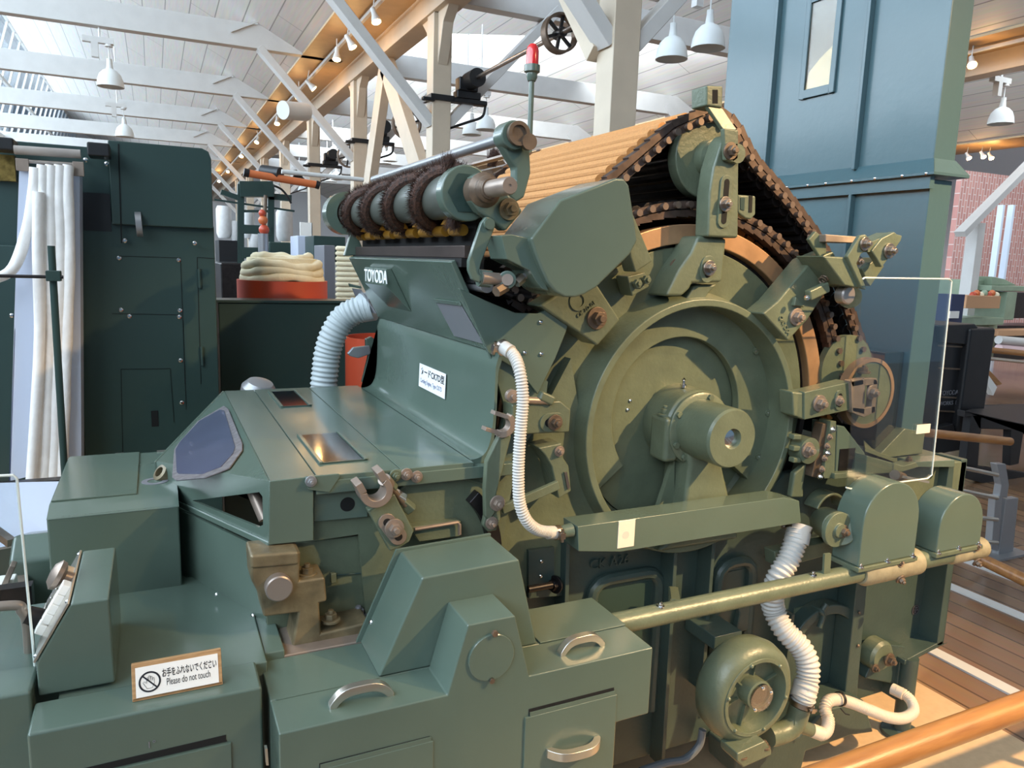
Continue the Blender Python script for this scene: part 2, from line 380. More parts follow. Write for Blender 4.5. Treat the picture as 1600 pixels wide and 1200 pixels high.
for k, (x, n) in enumerate(((PX-.42, 'left'), (PX+6.58, 'right'))):
    tag(MB().box(x-.02, x+.02, -4, 40, 4.25, 4.29).build('light_track', WHITEP), 'white spotlight track on the %s soffit' % n, 'light track')
# white steel props seen right of the chute
pp_ = thing('steel_prop', (at(1500, 640, z=0).x, at(1500, 640, z=0).y, 0), 'white steel prop with a slanting strut right of the tall chute', 'post')
a = at(1502, 560, y=6.2); c = at(1502, 372, y=6.2)
MB().box(a.x-.07, a.x+.07, 6.15, 6.3, 0, c.z+.2).build('upright', WHITEP, pp_, bevel=.004)
MB().obox(at(1500, 366, y=6.15), at(1640, 225, y=6.15), .08, .14, (0, 1, 0)).build('strut', WHITEP, pp_, bevel=.004)
# leaning timber pair between the second and third posts
ap = at(604, 100, x=2.9); q1 = at(576, 300, x=2.9); q2 = at(668, 300, x=2.9)
af = thing('leaning_brace', (2.9, ap.y, ap.z), 'pair of broad cream struts meeting under the girder, lit yellow at the top', 'strut')
MB().obox(ap, (q1.x, q1.y, q1.z), .3, .12, (1, 0, 0)).build('back_strut', BEIGE, af, bevel=.006)
MB().obox(ap, (q2.x, q2.y, q2.z), .3, .12, (1, 0, 0)).build('front_strut', BEIGE, af, bevel=.006)
# pendant lamps
def pendant(u, v, label, z=3.6, s=1.0, arm=True):
    c = at(u, v, z=z); t = thing('pendant_lamp', (c.x, c.y, c.z), label, 'lamp', 'white enamel pendant lamps')
    b = MB(); r = .165*s
    b.lathe(c, (0, 0, 1), [(r, 0), (r*.99, .02), (r*.93, .08), (r*.78, .15), (r*.5, .205), (r*.22, .23), (r*.2, .3), (r*.1, .34), (0, .34)], 32)
    sh = MB().lathe(c, (0, 0, 1), [(r, 0), (r*.985, .03), (r*.9, .1), (r*.72, .165), (r*.42, .21), (r*.24, .225), (r*.2, .31), (r*.1, .35), (0, .35)], 32)
    sh.f.pop(0) if False else None
    m_ = MB(); m_.lathe(c, (0, 0, 1), [(r*.97, .004), (r*.9, .09), (r*.7, .155), (r*.3, .2), (r, .0), (r*1.0, .0)][:4], 32)
    prof = [(r*.2, .35), (r*.2, .31), (r*.26, .225), (r*.5, .205), (r*.78, .155), (r*.93, .085), (r, .0), (r*.965, .0), (r*.89, .085), (r*.74, .15), (r*.46, .197), (r*.2, .21)]
    MB().lathe(c, (0, 0, 1), prof, 32).build('lamp_shade', LAMPW, t)
    MB().sph(c+Vector((0, 0, .12)), .035).build('light_bulb', WHITE, t)
    MB().cyl(c+Vector((0, 0, .34)), c+Vector((0, 0, .52)), .008, n=8).build('lamp_rod', LAMPW, t)
    hd = MB(); hd.lathe(c+Vector((0, 0, .5)), (0, 0, 1), [(.05, 0), (.045, .03)], 16)
    hd.box(c.x-.3, c.x+.06, c.y-.04, c.y+.04, c.z+.53, c.z+.6); hd.box(c.x-.2, c.x-.12, c.y-.04, c.y+.04, c.z+.35, c.z+.53)
    hd.build('mounting_arm', WHITEP, t)
    MB().cyl(c+Vector((-.1, 0, .6)), c+Vector((-.1, 0, 1.6)), .012, n=8).build('hanger_rod', LAMPW, t)
pendant(1106, 76, 'white bell lamp between the post and the tall chute, right of the pair')
pendant(1049, 93, 'white bell lamp between the post and the tall chute, left of the pair')
pendant(173, 136, 'white bell lamp under the left tie beams, the largest there')
pendant(195, 214, 'small white bell lamp above the tall green cabinet')
pendant(759, 203, 'white bell lamp right of the second post, right of the pair')
pendant(737, 211, 'white bell lamp right of the second post, left of the pair')
pendant(609, 252, 'small white bell lamp above the brush roller, right of the pair')
pendant(600, 256, 'small white bell lamp above the brush roller, left of the pair')
pendant(526, 281, 'tiny white bell lamp between the third and fourth posts, right of the pair', z=3.6)
pendant(517, 284, 'tiny white bell lamp between the third and fourth posts, left of the pair', z=3.6)
pendant(473, 300, 'tiny white bell lamp beyond the orange tube', z=3.6)
pendant(1563, 194, 'white bell lamp right of the tall chute')
# spotlights on the soffit track
def spot(u, v, label, d=(.1, -.5, -.85), lit=True, z=4.07):
    c = at(u, v, z=z); t = thing('spotlight', (c.x, c.y, c.z), label, 'spotlight', 'warm track spotlights under the roof gutters')
    d = Vector(d).normalized(); a = c-d*.09
    MB().lathe(a-d*.07, d, [(.028, 0), (.03, .07), (.05, .14), (.056, .17), (.05, .172), (.045, .15)], 20).build('lamp_housing', LAMPW, t)
    MB().lathe(a+d*.082, d, [(.045, 0), (.045, .006), (0, .012)], 20).build('lamp_face', BULB, t)
    MB().cyl(a-d*.04, Vector((a.x, a.y, 4.31)), .007, n=8).build('stem', LAMPW, t)
    return c
SP = []
for i, (u, v, l, d) in enumerate((
    (588, 33, 'lit spotlight nearest the camera on the gutter soffit', (.15, -.4, -.9)), (551, 73, 'lit spotlight tilted right, of the pair beside the second post', (.4, -.3, -.8)),
    (526, 92, 'lit spotlight pointing down, of the pair beside the second post', (-.1, -.3, -.9)), (466, 152, 'lit spotlight behind the third brace', (-.2, -.5, -.8)),
    (490, 138, 'spotlight beside the third post, seen edge on', (.6, -.2, -.6)), (433, 193, 'lit spotlight on the fourth brace', (-.1, -.5, -.8)),
    (401, 222, 'lit spotlight before the fifth brace', (-.3, -.5, -.8)), (377, 244, 'lit spotlight left of the fifth post', (-.2, -.6, -.7)), (356, 268, 'small lit spotlight above the cabinet corner', (-.2, -.6, -.7)), (342, 283, 'farthest lit spotlight beside the cabinet corner', (-.2, -.6, -.7)))):
    SP.append(spot(u, v, l, d, z=4.05))
SP.append(spot(1519, 101, 'spotlight on the upper right soffit beside the chute', (-.5, -.5, -.7)))
for i, (u, v) in enumerate(((1514, 247), (1537, 245), (1549, 247))):
    SP.append(spot(u, v, ['left', 'middle', 'right'][i]+'most of three lit spotlights right of the chute', (-.2, -.6, -.7)))
# line-shaft bearings on the posts
def shaft(i, zc, label, fw=True):
    y = PY[i]; t = thing('shaft_bearing', (PX+PWD, y, zc), label, 'shaft bearing', 'black line shaft bearings on the posts')
    MB().box(PX-.03, PX+PWD+.03, y-.03, y+PWD+.03, zc-.03, zc+.03).build('post_clamp', BLACK, t, bevel=.004)
    b = MB(); b.box(PX+PWD, PX+PWD+.42, y-.03, y+.09, zc-.03, zc+.02); b.box(PX+PWD+.06, PX+PWD+.34, y-.03, y+.11, zc+.02, zc+.1)
    b.box(PX+PWD+.08, PX+PWD+.3, y-.04, y+.1, zc+.1, zc+.24); b.box(PX-.12, PX+.02, y-.03, y+.03, zc-.05, zc-.01); b.build('bearing_bracket', BLACK, t, bevel=.012)
    MB().tube(smooth_path([(PX+PWD, y+.03, zc-.3), (PX+PWD+.2, y+.03, zc-.22), (PX+PWD+.38, y+.03, zc-.14), (PX+PWD+.42, y+.03, zc-.02)]), .015, 8).build('bearing_strut', BLACK, t)
    MB().lathe((PX+PWD+.2, y-.26, zc+.2), (0, 1, 0), [(.03, 0), (.095, 0), (.095, .24), (.05, .3)], 24).build('shaft_pulley', BLACK, t)
    return t
shaft(2, 3.22, 'black shaft bearing on the second post with a steel shaft')
shaft(3, 3.22, 'black shaft bearing on the third post'); shaft(4, 3.22, 'black shaft bearing on the fourth post'); shaft(5, 3.22, 'black shaft bearing on the fifth post')
sx_ = PX+PWD+.2
tag(MB().cyl((sx_, 5.6, 3.42), (sx_, 7.9, 3.42), .022).build('line_shaft', STEEL), 'thin steel line shaft running to the spoked wheel above the red lamp', 'shaft')
def wheel(y, z, r, label, x=None):
    c = (x or sx_, y, z); t = thing('spoked_pulley', c, label, 'pulley', 'spoked iron belt pulleys')
    MB().ring(Vector(c), (0, 1, 0), r, r-.02, .09).build('rim', RUST if r > .13 else BLACK, t)
    b = MB()
    for k in range(6): a = R(60*k+20); b.obox(Vector(c)+Vector((0, .045, 0)), Vector(c)+Vector((math.cos(a)*(r-.01), .045, math.sin(a)*(r-.01))), .025, .025, (0, 1, 0))
    b.cyl(Vector(c)-Vector((0, .02, 0)), Vector(c)+Vector((0, .11, 0)), .04); b.build('spokes', BLACK, t)
wheel(5.9, 3.42, .16, 'spoked iron pulley above the red signal lamp')
wheel(10.2, 3.3, .2, 'spoked black pulley left of the second post'); wheel(13.6, 3.25, .2, 'spoked black pulley left of the third post')
# ================================================================ CARDING MACHINE
CX, CZ = 1.22, 1.10
card = thing('carding_machine', (1.2, 1.9, 0), 'big grey-green carding machine with round side housing, brush roller and tan flats chain', 'carding machine')
M_ = card
Y0, Y1 = 1.52, 2.38        # near and far side frame planes
# --- main cylinder and dark interior
b = MB(); b.cyl((CX, Y0+.06, CZ), (CX, Y1-.06, CZ), .5, n=96); b.build('main_cylinder', DARKST, M_)
MB().box(.42, 2.28, Y0+.07, Y1-.07, .25, .78).build('inner_casing', DKGREEN, M_)
# --- lower side frames: web plates with ribs and rounded recess borders
def side_frame(yf, sgn):
    w = MB(); d = .03*sgn
    zt = .86
    prof = [(.70, .16), (.70, .86), (.86, .93), (1.0, .80), (1.44, .80), (1.60, .93), (1.75, .93), (2.05, .92), (2.29, .92), (2.29, .30), (2.14, .27), (2.13, .13), (1.98, .13), (1.92, .17), (1.80, .05), (1.62, .05), (1.6, .16)]
    w.prism(prof, yf, yf+d)
    fr = w.build('side_frame', CASTD, M_, bevel=.004)
    rb = MB(); o = yf-.055*sgn
    def rib(u0, v0, u1, v1, w_=.012):
        a = at(u0, v0, y=1.465); c = at(u1, v1, y=1.465)
        rb.obox((a.x, (o+yf)/2, a.z), (c.x, (o+yf)/2, c.z), w_, abs(o-yf), (0, 1, 0))
    for q in ((888, 845, 884, 1010), (1058, 838, 1036, 1200), (1117, 835, 1098, 1080), (1240, 960, 1228, 1060)):
        rb = MB(); rib(*q); rb.build('frame_rib', CASTD, fr, bevel=.002)
    ch = MB()
    p = T([(1340, 905), (1356, 905), (1338, 1105), (1318, 1105)], 1.455); ch.prism(p, 1.455 if sgn > 0 else yf, (yf if sgn > 0 else yf+.06))
    ch.build('vertical_channel', CASTD, fr, bevel=.004)
    # end flange, drop bracket
    fb = MB()
    fb.prism([(2.27, .30), (2.30, .30), (2.30, .93), (2.27, .93)], yf-.07*sgn, yf+.02*sgn)
    fb.prism([(2.12, .265), (2.30, .30), (2.30, .315), (2.12, .28)], yf-.07*sgn, yf+.02*sgn)
    fb.prism([(2.125, .13), (2.14, .13), (2.14, .28), (2.125, .28)], yf-.05*sgn, yf+.02*sgn)
    fb.build('end_flange', CASTD, fr, bevel=.004)
    # raised borders of the round-cornered windows
    for (u0, v0, u1, v1, ub) in ((925, 1000, 1036, 893, 1036), (1120, 985, 1182, 875, 1182)):
        a = at(u0, v0, y=yf-.02*sgn); c = at(u1, v1, y=yf-.02*sgn); x0, x1, z0, z1 = a.x, c.x, a.z-.25, c.z
        x0 += 0; r = .045
        P = [(x0, z0), (x0, z1-r)]+[(x0+r-r*math.cos(R(t)), z1-r+r*math.sin(R(t))) for t in (30, 60, 90)]+[(x1-r+r*math.sin(R(t)), z1-r+r*math.cos(R(t))) for t in (0, 30, 60, 90)]+[(x1, z0)]
        MB().tube([(x, yf-.008*sgn, z) for x, z in P], .016, 10).build('window_border', CASTD, fr)
        MB().box(x0+.02, x1-.02, yf-.002*sgn, yf+.001, z0, z1-.03).build('recess_panel', DKGREEN, fr)
    MB().arcp((1.78, .36), .16, .13, 35, 145, yf-.05*sgn if sgn > 0 else yf, yf if sgn > 0 else yf+.05).build('arch_rib', CASTD, fr, bevel=.004)
    return fr
sf = side_frame(Y0, 1)
side_frame(Y1, -1)
MB().box(.75, 2.1, Y0+.05, Y1-.05, .13, .2).build('base_crossbeam', CASTD, M_)
for x in (.85, 1.76):
    for y in (Y0+.05, Y1-.05): MB().lathe((x, y, .012), (0, 0, 1), [(.06, 0), (.055, .018), (.025, .024), (.025, .14)], 24).build('levelling_foot', CASTD, M_)
text('CK A26', at(921, 890, y=1.515), (1, 0, 0), (0, 0, 1), .036, CASTD, 'cast_lettering', sf, extrude=.003)
# --- green annulus, copper bend, black gap
for yf, sg in ((Y0, 1), (Y1, -1)):
    a, c = (yf, yf+.025) if sg > 0 else (yf-.025, yf)
    MB().arcp((1.205, 1.125), .425, .20, -38, 218, a, c, 80).build('side_disc_rim', CAST, M_, bevel=.003)
    MB().arcp((1.212, 1.12), .485, .438, 2, 128, a-.012*sg, c, 70).build('flexible_bend', COPPER, M_, bevel=.003)
    MB().arcp((1.212, 1.12), .44, .42, -10, 140, a+.012, c+.02, 70).build('bend_gap', DARKST, M_)
# --- ring housing around the hub
RZ = 1.101; rc = (1.214, 0, RZ)
ring = MB().lathe((1.214, 1.45, RZ), (0, 1, 0), [(.324, 0), (.345, .085), (.352, .095), (.30, .10), (.306, .0)], 96, close=True).build('ring_housing', CAST, M_, bevel=.003)
MB().cyl((1.222, 1.553, RZ), (1.222, 1.57, RZ), .279, n=96).build('cylinder_end_disc', CAST, M_)
MB().lathe((1.222, 1.546, RZ), (0, 1, 0), [(.303, 0), (.303, .03), (.281, .03), (.281, .012)], 96, close=True).build('inner_step_ring', CAST, M_)
for a in (38, 2, -22):
    p = (1.214+.297*math.cos(R(a)), 1.545, RZ+.297*math.sin(R(a)))
    MB().lathe(p, (0, -1, 0), [(.02, -.01), (.018, .012), (.009, .016), (.009, .03)], 16).build('spring_stud', CAST, ring)
    bolt(ring, (p[0], 1.525, p[2]), .006, mt=CHROME)
rivets(ring, [at(985, 626, y=1.552), at(981, 640, y=1.552), at(929, 748, y=1.5)], .005)
# --- pedestal and hub
pd = MB()
pd.prism([(1.10, .80), (1.165, .87), (1.178, 1.02), (1.15, 1.12), (1.29, 1.12), (1.285, 1.0), (1.36, .80)], 1.425, 1.53)
ped = pd.build('bearing_pedestal', CAST, M_, bevel=.012, seg=3)
MB().prism([(1.02, .80), (1.08, .84), (1.125, .90), (1.15, .98), (1.165, 1.02), (1.18, .8)], 1.47, 1.485).build('pedestal_web', CAST, ped)
h = MB(); h.lathe((CX, 1.555, RZ), (0, -1, 0), [(.10, 0), (.098, .09), (.09, .1)], 64); hb = h.build('hub_bearing', CAST, M_, bevel=.004)
MB().lathe((CX, 1.456, RZ), (0, -1, 0), [(.094, 0), (.094, .008), (.087, .012)], 64).build('hub_flange', CAST, hb, bevel=.002)
MB().lathe((CX-.004, 1.45, RZ+.003), (0, -1, 0), [(.0735, 0), (.0722, .118), (.068, .125), (.025, .1255), (.024, .10)], 64).build('hub_cap', CAST, hb, ang=25)
MB().lathe((CX-.004, 1.345, RZ+.003), (0, -1, 0), [(.025, 0), (.025, .008), (.014, .012), (0, .0122)], 24).build('shaft_end', CHROME, hb)
for a in (150, 75, 205, 235, 300):
    r = .083; bolt(hb, (CX+r*math.cos(R(a)), 1.448, RZ+r*math.sin(R(a))), .0085, mt=CAST, washer=False, stud=False)
MB().prism([(1.118, 1.02), (1.118, 1.135), (1.16, 1.135), (1.16, 1.02)], 1.45, 1.52).build('bearing_lug', CAST, ped, bevel=.012, seg=3)
bolt(ped, (1.138, 1.485, 1.135), .013, (0, 0, 1), CAST)
MB().lathe((CX-.02, 1.5, RZ+.098), (0, 0, 1), [(.008, 0), (.008, .008), (.004, .01), (.004, .018), (.006, .02), (0, .026)], 12).build('grease_nipple', CHROME, hb)
# --- flats chain: closed path in XZ
SPX, SPZ, SPR = 1.245, 1.765, .098
def arc(cx, cz, r, a0, a1, n): return [(cx+r*math.cos(R(a0+(a1-a0)*i/n)), cz+r*math.sin(R(a0+(a1-a0)*i/n))) for i in range(n+1)]
WX, WZ, WR = 1.815, 1.175, .095
path = [(.70, 1.475), (.86, 1.61), (1.0, 1.728), (1.13, 1.835)]+arc(SPX, SPZ, SPR+.012, 128, 50, 8)+[(1.38, 1.775), (1.50, 1.695), (1.62, 1.60), (1.70, 1.51), (1.785, 1.385), (1.86, 1.27)]+arc(WX, WZ, WR+.01, 25, -95, 8)+[(1.765, 1.10)]+arc(1.21, 1.09, .545, 4, 146, 40)+[(.70, 1.42)]
PP = [Vector((x, 0, z)) for x, z in path]; PP.append(PP[0])
PPr = resample(PP, .0365)
chs = MB().box(.66, .70, Y0+.06, Y1-.06, 1.40, 1.48); fchain = chs.build('flats_carrier', DARKST, M_)
NF = len(PPr)-1
proto = None
for i in range(NF):
    a, c = PPr[i], PPr[(i+1) % NF]
    if c.x == PPr[0].x and i == NF-1: pass
    d = (c-a).normalized(); n = Vector((-d.z, 0, d.x))
    if proto is None:
        o_ = MB()
        o_.prism([(-.0165, -.022), (-.0165, -.004), (.0165, -.004), (.0165, -.022), (.006, -.03), (-.006, -.03)], Y0+.015, Y1-.015)
        proto = o_.build('flat_bar', DARKST, fchain, bevel=.001, seg=1)
        q = MB().prism([(-.0138, -.004), (-.0132, .004), (-.009, .010), (.0, .012), (.009, .010), (.0132, .004), (.0138, -.004)], Y0+.05, Y1-.05)
        pf = q.build('fillet', FLATTAN, proto); proto['label'] = 'dark flat bar faced with tan wire fillet'
        ot, it = proto, pf
    elif i < 99:
        ot = proto.copy(); COL.objects.link(ot); it = None
        fj = pf.data.copy() if False else None
        if i < 99:
            pass
    # the outer face of every flat looks away from the loop
    m_ = Matrix.Translation((a+c)/2) @ Matrix(((d.x, 0, n.x, 0), (0, 1, 0, 0), (d.z, 0, n.z, 0), (0, 0, 0, 1)))
    if i < 99 or ot is proto:
        ot.matrix_basis = m_
fillet_me = pf.data
pf_mat = COPPER
# give every bar its own fillet by joining meshes: bar mesh carries two materials
bm = bmesh.new(); bm.from_mesh(proto.data)
k0 = len(bm.faces); bm.from_mesh(fillet_me)
bm.faces.ensure_lookup_table()
for f in bm.faces[k0:]: f.material_index = 1
bm.to_mesh(proto.data); bm.free(); proto.data.materials.append(FLATTAN)
bpy.data.objects.remove(pf)
# chain links and rollers on the near and far side
for yc in (Y0-.012, Y1+.012):
    l = MB(); RL = []; Pc = resample(PP, .0365)
    for i in range(len(Pc)-1):
        a, c = Pc[i], Pc[i+1]; d = (c-a).normalized(); n = Vector((-d.z, 0, d.x)); yy = Vector((0, yc, 0))
        l.obox(a+yy-n*.016-d*.003, c+yy-n*.016+d*.003, .01, .018, (0, 1, 0)) if False else l.obox(a+yy-n*.016-d*.003, c+yy-n*.016+d*.003, .018, .008, (0, 1, 0))
        l.prism([((a-n*.004).x, (a-n*.004).z), ((a+n*.014).x, (a+n*.014).z), ((c+n*.010).x, (c+n*.010).z), ((c-n*.004).x, (c-n*.004).z)], yc-.004, yc+.02)
        RL.append(a+Vector((0, yc, 0))-n*.016)
    first = None
    cc = l.build('flats_chain', mat('chain_steel', (84, 70, 64), .4, metal=.6, noise=.3, scale=40), M_); 
    if yc < 1.9:
        r0 = MB().cyl((0, -.016, 0), (0, .012, 0), .0085, n=12).build('chain_roller', mat('roller_steel', (120, 104, 94), .35, metal=.7, noise=.2), cc)
        for i, p in enumerate(RL[:98]):
            q = r0 if i == 0 else r0.copy()
            if i: COL.objects.link(q)
            q.location = p
    else:
        ro = MB()
        for p in RL: ro.cyl(p+Vector((0, -.012, 0)), p+Vector((0, .016, 0)), .0085, n=12)
        ro = ro.build('roller_row', MAT['roller_steel'], cc); ro['kind'] = 'stuff'
# --- top sprocket with hanger
MB().cyl((SPX-.005, Y0-.005, SPZ), (SPX-.005, Y0+.03, SPZ), SPR, n=64).build('chain_sprocket', CAST, M_, bevel=.004)
MB().cyl((SPX-.005, Y1-.03, SPZ), (SPX-.005, Y1, SPZ), SPR, n=64).build('chain_sprocket', CAST, M_, bevel=.004)
sk = MB().lathe((SPX-.005, Y0, SPZ), (0, -1, 0), [(.045, 0), (.042, .03), (.03, .034), (.022, .04), (.022, .11)], 32).build('sprocket_boss', CAST, M_)
MB().cyl((SPX-.005, Y0, SPZ), (SPX-.005, Y1, SPZ), .02).build('sprocket_shaft', STEEL, sk)
HY = 1.425
hg = MB(); hg.pp([(1128, 222), (1137, 210), (1153, 208), (1155, 262), (1154, 372), (1106, 370), (1107, 345), (1109, 300), (1115, 262)], HY, .05)
hanger = hg.build('sprocket_hanger', CAST, M_, bevel=.006)
MB().pp([(1104, 133), (1130, 134), (1129, 169), (1104, 165)], HY-.005, .055).build('top_lug', CAST, hanger, bevel=.004)
MB().pp([(1113, 140), (1122, 140), (1122, 162), (1113, 162)], HY-.0055, .002).build('lug_slot', VOID, hanger, bevel=.001)
st = MB(); st.slab([at(1104, 165, y=HY), at(1129, 168, y=HY), at(1153, 204, y=HY-.01), at(1130, 203, y=HY-.01)], (0, .012, 0))
st.pp([(1131, 200), (1154, 203), (1154, 248), (1146, 254), (1134, 250)], HY-.015, .014); st.build('hanger_strap', CAST, hanger, bevel=.003)
bolt(hanger, at(1141, 236, y=HY-.016), .013, mt=RUST); 
def slot(parent, u0, v0, u1, v1, w_, Y, m1=CAST, m2=VOID):
    a = at(u0, v0, y=Y); c = at(u1, v1, y=Y); d = (c-a).normalized(); n = Vector((-d.z, 0, d.x))
    def cap(wd, off):
        P = []
        for i in range(9): t = R(180*i/8); P.append(c+d*math.sin(t)*wd+n*math.cos(t)*wd)
        for i in range(9): t = R(180+180*i/8); P.append(a+d*math.sin(t)*wd+n*math.cos(t)*wd)
        return [(p.x, p.z) for p in P]
    MB().prism(cap(w_*1.9, 0), Y-.004, Y+.003).build('slot_boss', m1, parent, bevel=.001)
    MB().prism(cap(w_*.85, 0), Y-.0048, Y).build('slot_opening', m2, parent)
slot(hanger, 1134, 285, 1129, 345, .009, HY)
bolt(hanger, at(1133, 319, y=HY-.008), .0115, mt=STEEL)
lg = MB(); lg.pp([(1092, 368), (1136, 372), (1129, 441), (1082, 443), (1078, 452), (1066, 463), (1040, 463), (1062, 420), (1080, 395)], HY+.02, .08)
leg_ = lg.build('hanger_foot', CAST, M_, bevel=.008)
slot(leg_, 1106, 413, 1104, 428, .011, HY+.02); bolt(leg_, at(1108, 419, y=HY+.012), .012, mt=STEEL)
MB().pp([(1086, 446), (1122, 444), (1108, 458), (1100, 470), (1072, 468)], HY+.04, .05).build('foot_lower_block', CAST, leg_, bevel=.005)  # cast block below the hanger foot
# round boss with bolt left of foot
bs = MB().lathe(at(1056, 418, y=1.52), (0, -1, 0), [(.032, 0), (.030, .02), (.024, .028)], 32).build('side_boss', CAST, M_); bolt(bs, at(1057, 417, y=1.49), .013, mt=RUST)
# curved U bracket right of hanger
ub = MB(); ub.pp([(1153, 304), (1181, 306), (1181, 335), (1174, 343), (1165, 341), (1153, 332)], 1.44, .02)
ubo = ub.build('guide_bracket', CAST, M_, bevel=.004); MB().pp([(1157, 309), (1164, 309), (1163, 329), (1157, 327)], 1.4385, .002).build('bracket_recess', DKGREEN, ubo)
MB().pp([(1171, 306), (1176, 306), (1175, 332), (1170, 332)], 1.4385, .003).build('bracket_slot', VOID, ubo)
# --- pointed lower-left bracket under cover
lb = MB(); lb.pp([(843, 478), (894, 445), (931, 440), (970, 500), (934, 541), (906, 521)], 1.43, .07)
lbo = lb.build('licker_bracket', CAST, M_, bevel=.006)
bolt(lbo, at(932, 497, y=1.428), .0165, mt=RUST)
MB().lathe(at(903, 470, y=1.43), (0, -1, 0), [(.022, 0), (.022, .003), (.014, .003), (.014, .0)], 24, close=True).build('bracket_boss', CAST, lbo)
text('CK 7D-01', at(903, 497, y=1.429), (1, 0, .75), (-.75, 0, 1), .013, CAST, 'cast_numbers', lbo, extrude=.002)
# clip with screws right of cover
cl = MB(); cl.pp([(980, 432), (1008, 425), (1015, 448), (988, 463)], 1.46, .05); clo = cl.build('clip_block', CAST, M_, bevel=.003)
bolt(clo, at(993, 443, y=1.458), .011, mt=CAST, washer=False); bolt(clo, at(1007, 437, y=1.458), .011, mt=CAST, washer=False)
pl = MB(); pl.pp([(988, 330), (1020, 408), (993, 426), (985, 400), (978, 340)], 1.435, .05); pl.build('cover_bracket_plate', CAST, M_, bevel=.004)
# --- grey-green polygonal gear cover
CVY = 1.30
cvp = [(830, 373), (876, 313), (962, 279), (975, 279), (983, 290), (993, 355), (996, 376), (984, 398), (932, 449), (913, 460), (900, 464), (883, 464), (868, 455), (856, 440), (846, 418), (836, 392)]
cv = MB().pp(cvp, CVY, .15).build('gear_cover', GREEN, M_, bevel=.007, seg=3)
cen = sum((Vector(q) for q in cvp), Vector((0, 0)))/len(cvp)
MB().pp([tuple(cen+(Vector(q)-cen)*1.006) for q in cvp], CVY-.002, .014).build('cover_face', GREEN, cv, bevel=.005, seg=3)
# left skirt of the cover and the dark end plate behind it
MB().pp([(783, 368), (792, 405), (828, 423), (838, 440), (848, 452), (858, 455), (838, 405), (830, 373), (800, 366)], 1.32, .08).build('cover_skirt', GREEN, cv, bevel=.002)
# --- brush roller
BA = at(735, 301, y=1.40); BXc, BZc = BA.x, BA.z
br = MB().cyl((BXc, 1.44, BZc), (BXc, 2.36, BZc), .046, n=48).build('brush_roller', mat('grey_green_roller', (84, 88, 82), .35, noise=.06), M_)
for y in (1.415, 2.36):
    MB().cyl((BXc, y, BZc), (BXc, y+.035, BZc), .055, n=48).build('roller_flange', GREEN, br, bevel=.004)
MB().lathe((BXc, 1.413, BZc), (0, -1, 0), [(.042, 0), (.042, .001), (.0, .0011)], 6).build('flange_recess', DKGREEN, br)
# helical bristle strip: many tufts of thin cones merged in one band
hx = MB(); NN = 420
Pm = [Vector((BXc+.054*math.cos(t), 1.47+(2.33-1.47)*k/NN, BZc+.054*math.sin(t))) for k in range(NN+1) for t in (R(270)+2*math.pi*(1.47+.86*k/NN-1.625)/.215,)]
band = hx.tube(Pm, .0155, 10).build('bristle_strip', BRISTLE, br)
hr = MB(); rnd = random.Random(3)
for k in range(7000):
    f = rnd.random()*NN; i = int(f); p = Pm[min(NN, i)]; ax = Vector((BXc, p.y, BZc)); rad = (p-ax).normalized()
    d_ = (rad+Vector((rnd.uniform(-.5, .5), rnd.uniform(-.7, .7), rnd.uniform(-.5, .5)))*.8).normalized(); q = p+rad*.004+Vector((0, rnd.uniform(-.007, .007), 0)); L = rnd.uniform(.017, .027)
    s1 = d_.cross(Vector((0, 1, 0))).normalized()*.0009; s2 = d_.cross(s1).normalized()*.0009
    hr.add([q+s1, q-s1*.5+s2, q-s1*.5-s2, q+d_*L], [(0, 1, 3), (1, 2, 3), (2, 0, 3)])
for c0, dd, n_ in ((at(700, 262, y=1.47), Vector((.15, -.1, 1)), 420), (at(712, 340, y=1.45), Vector((-.35, 0, -1)), 420), (at(770, 250, y=1.62), Vector((.3, -.1, 1)), 360)):
    for k in range(n_):
        d_ = (dd.normalized()+Vector((rnd.uniform(-.55, .55), rnd.uniform(-.5, .5), rnd.uniform(-.3, .3)))).normalized(); q = c0+Vector((rnd.uniform(-.008, .008), rnd.uniform(-.008, .008), rnd.uniform(-.006, .006))); L = rnd.uniform(.022, .034)
        s1 = d_.cross(Vector((0, 1, .1))).normalized()*.0008; s2 = d_.cross(s1).normalized()*.0008
        hr.add([q+s1-dd.normalized()*.01, q-s1*.5+s2-dd.normalized()*.01, q-s1*.5-s2-dd.normalized()*.01, q+d_*L], [(0, 1, 3), (1, 2, 3), (2, 0, 3)])
hb_ = hr.build('bristles', BRISTLE, br); hb_['kind'] = 'stuff'
# comb strip below, warm gold light painted in as yellow metal
cmb = MB(); 
for k in range(9):
    y = 1.46+k*.1; cmb.cyl((BXc+.01, y, BZc-.07), (BXc+.01, y+.06, BZc-.07), .012, n=12)
    cmb.prism([(BXc-.01, BZc-.058), (BXc-.002, BZc-.045), (BXc+.008, BZc-.06)], y+.06, y+.08)
cmb.build('comb_strip', YELLOW, M_)
za, zb3 = at(740, 384, y=1.45).z, at(740, 404, y=1.45).z
MB().box(BXc+.005, BXc+.02, 1.44, 2.36, zb3, za).build('stripping_bar', mat('brown_steel_bar', (92, 80, 76), .35, metal=.7, noise=.2), M_, bevel=.002)
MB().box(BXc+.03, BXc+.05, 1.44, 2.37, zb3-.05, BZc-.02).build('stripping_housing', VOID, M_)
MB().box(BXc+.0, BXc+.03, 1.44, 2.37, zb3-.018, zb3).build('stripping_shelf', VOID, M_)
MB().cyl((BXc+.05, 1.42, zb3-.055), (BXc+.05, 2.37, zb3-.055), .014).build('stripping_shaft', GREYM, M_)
MB().box(BXc+.06, BXc+.075, 1.56, 2.35, zb3-.13, zb3-.0).build('dark_apron', VOID, M_)
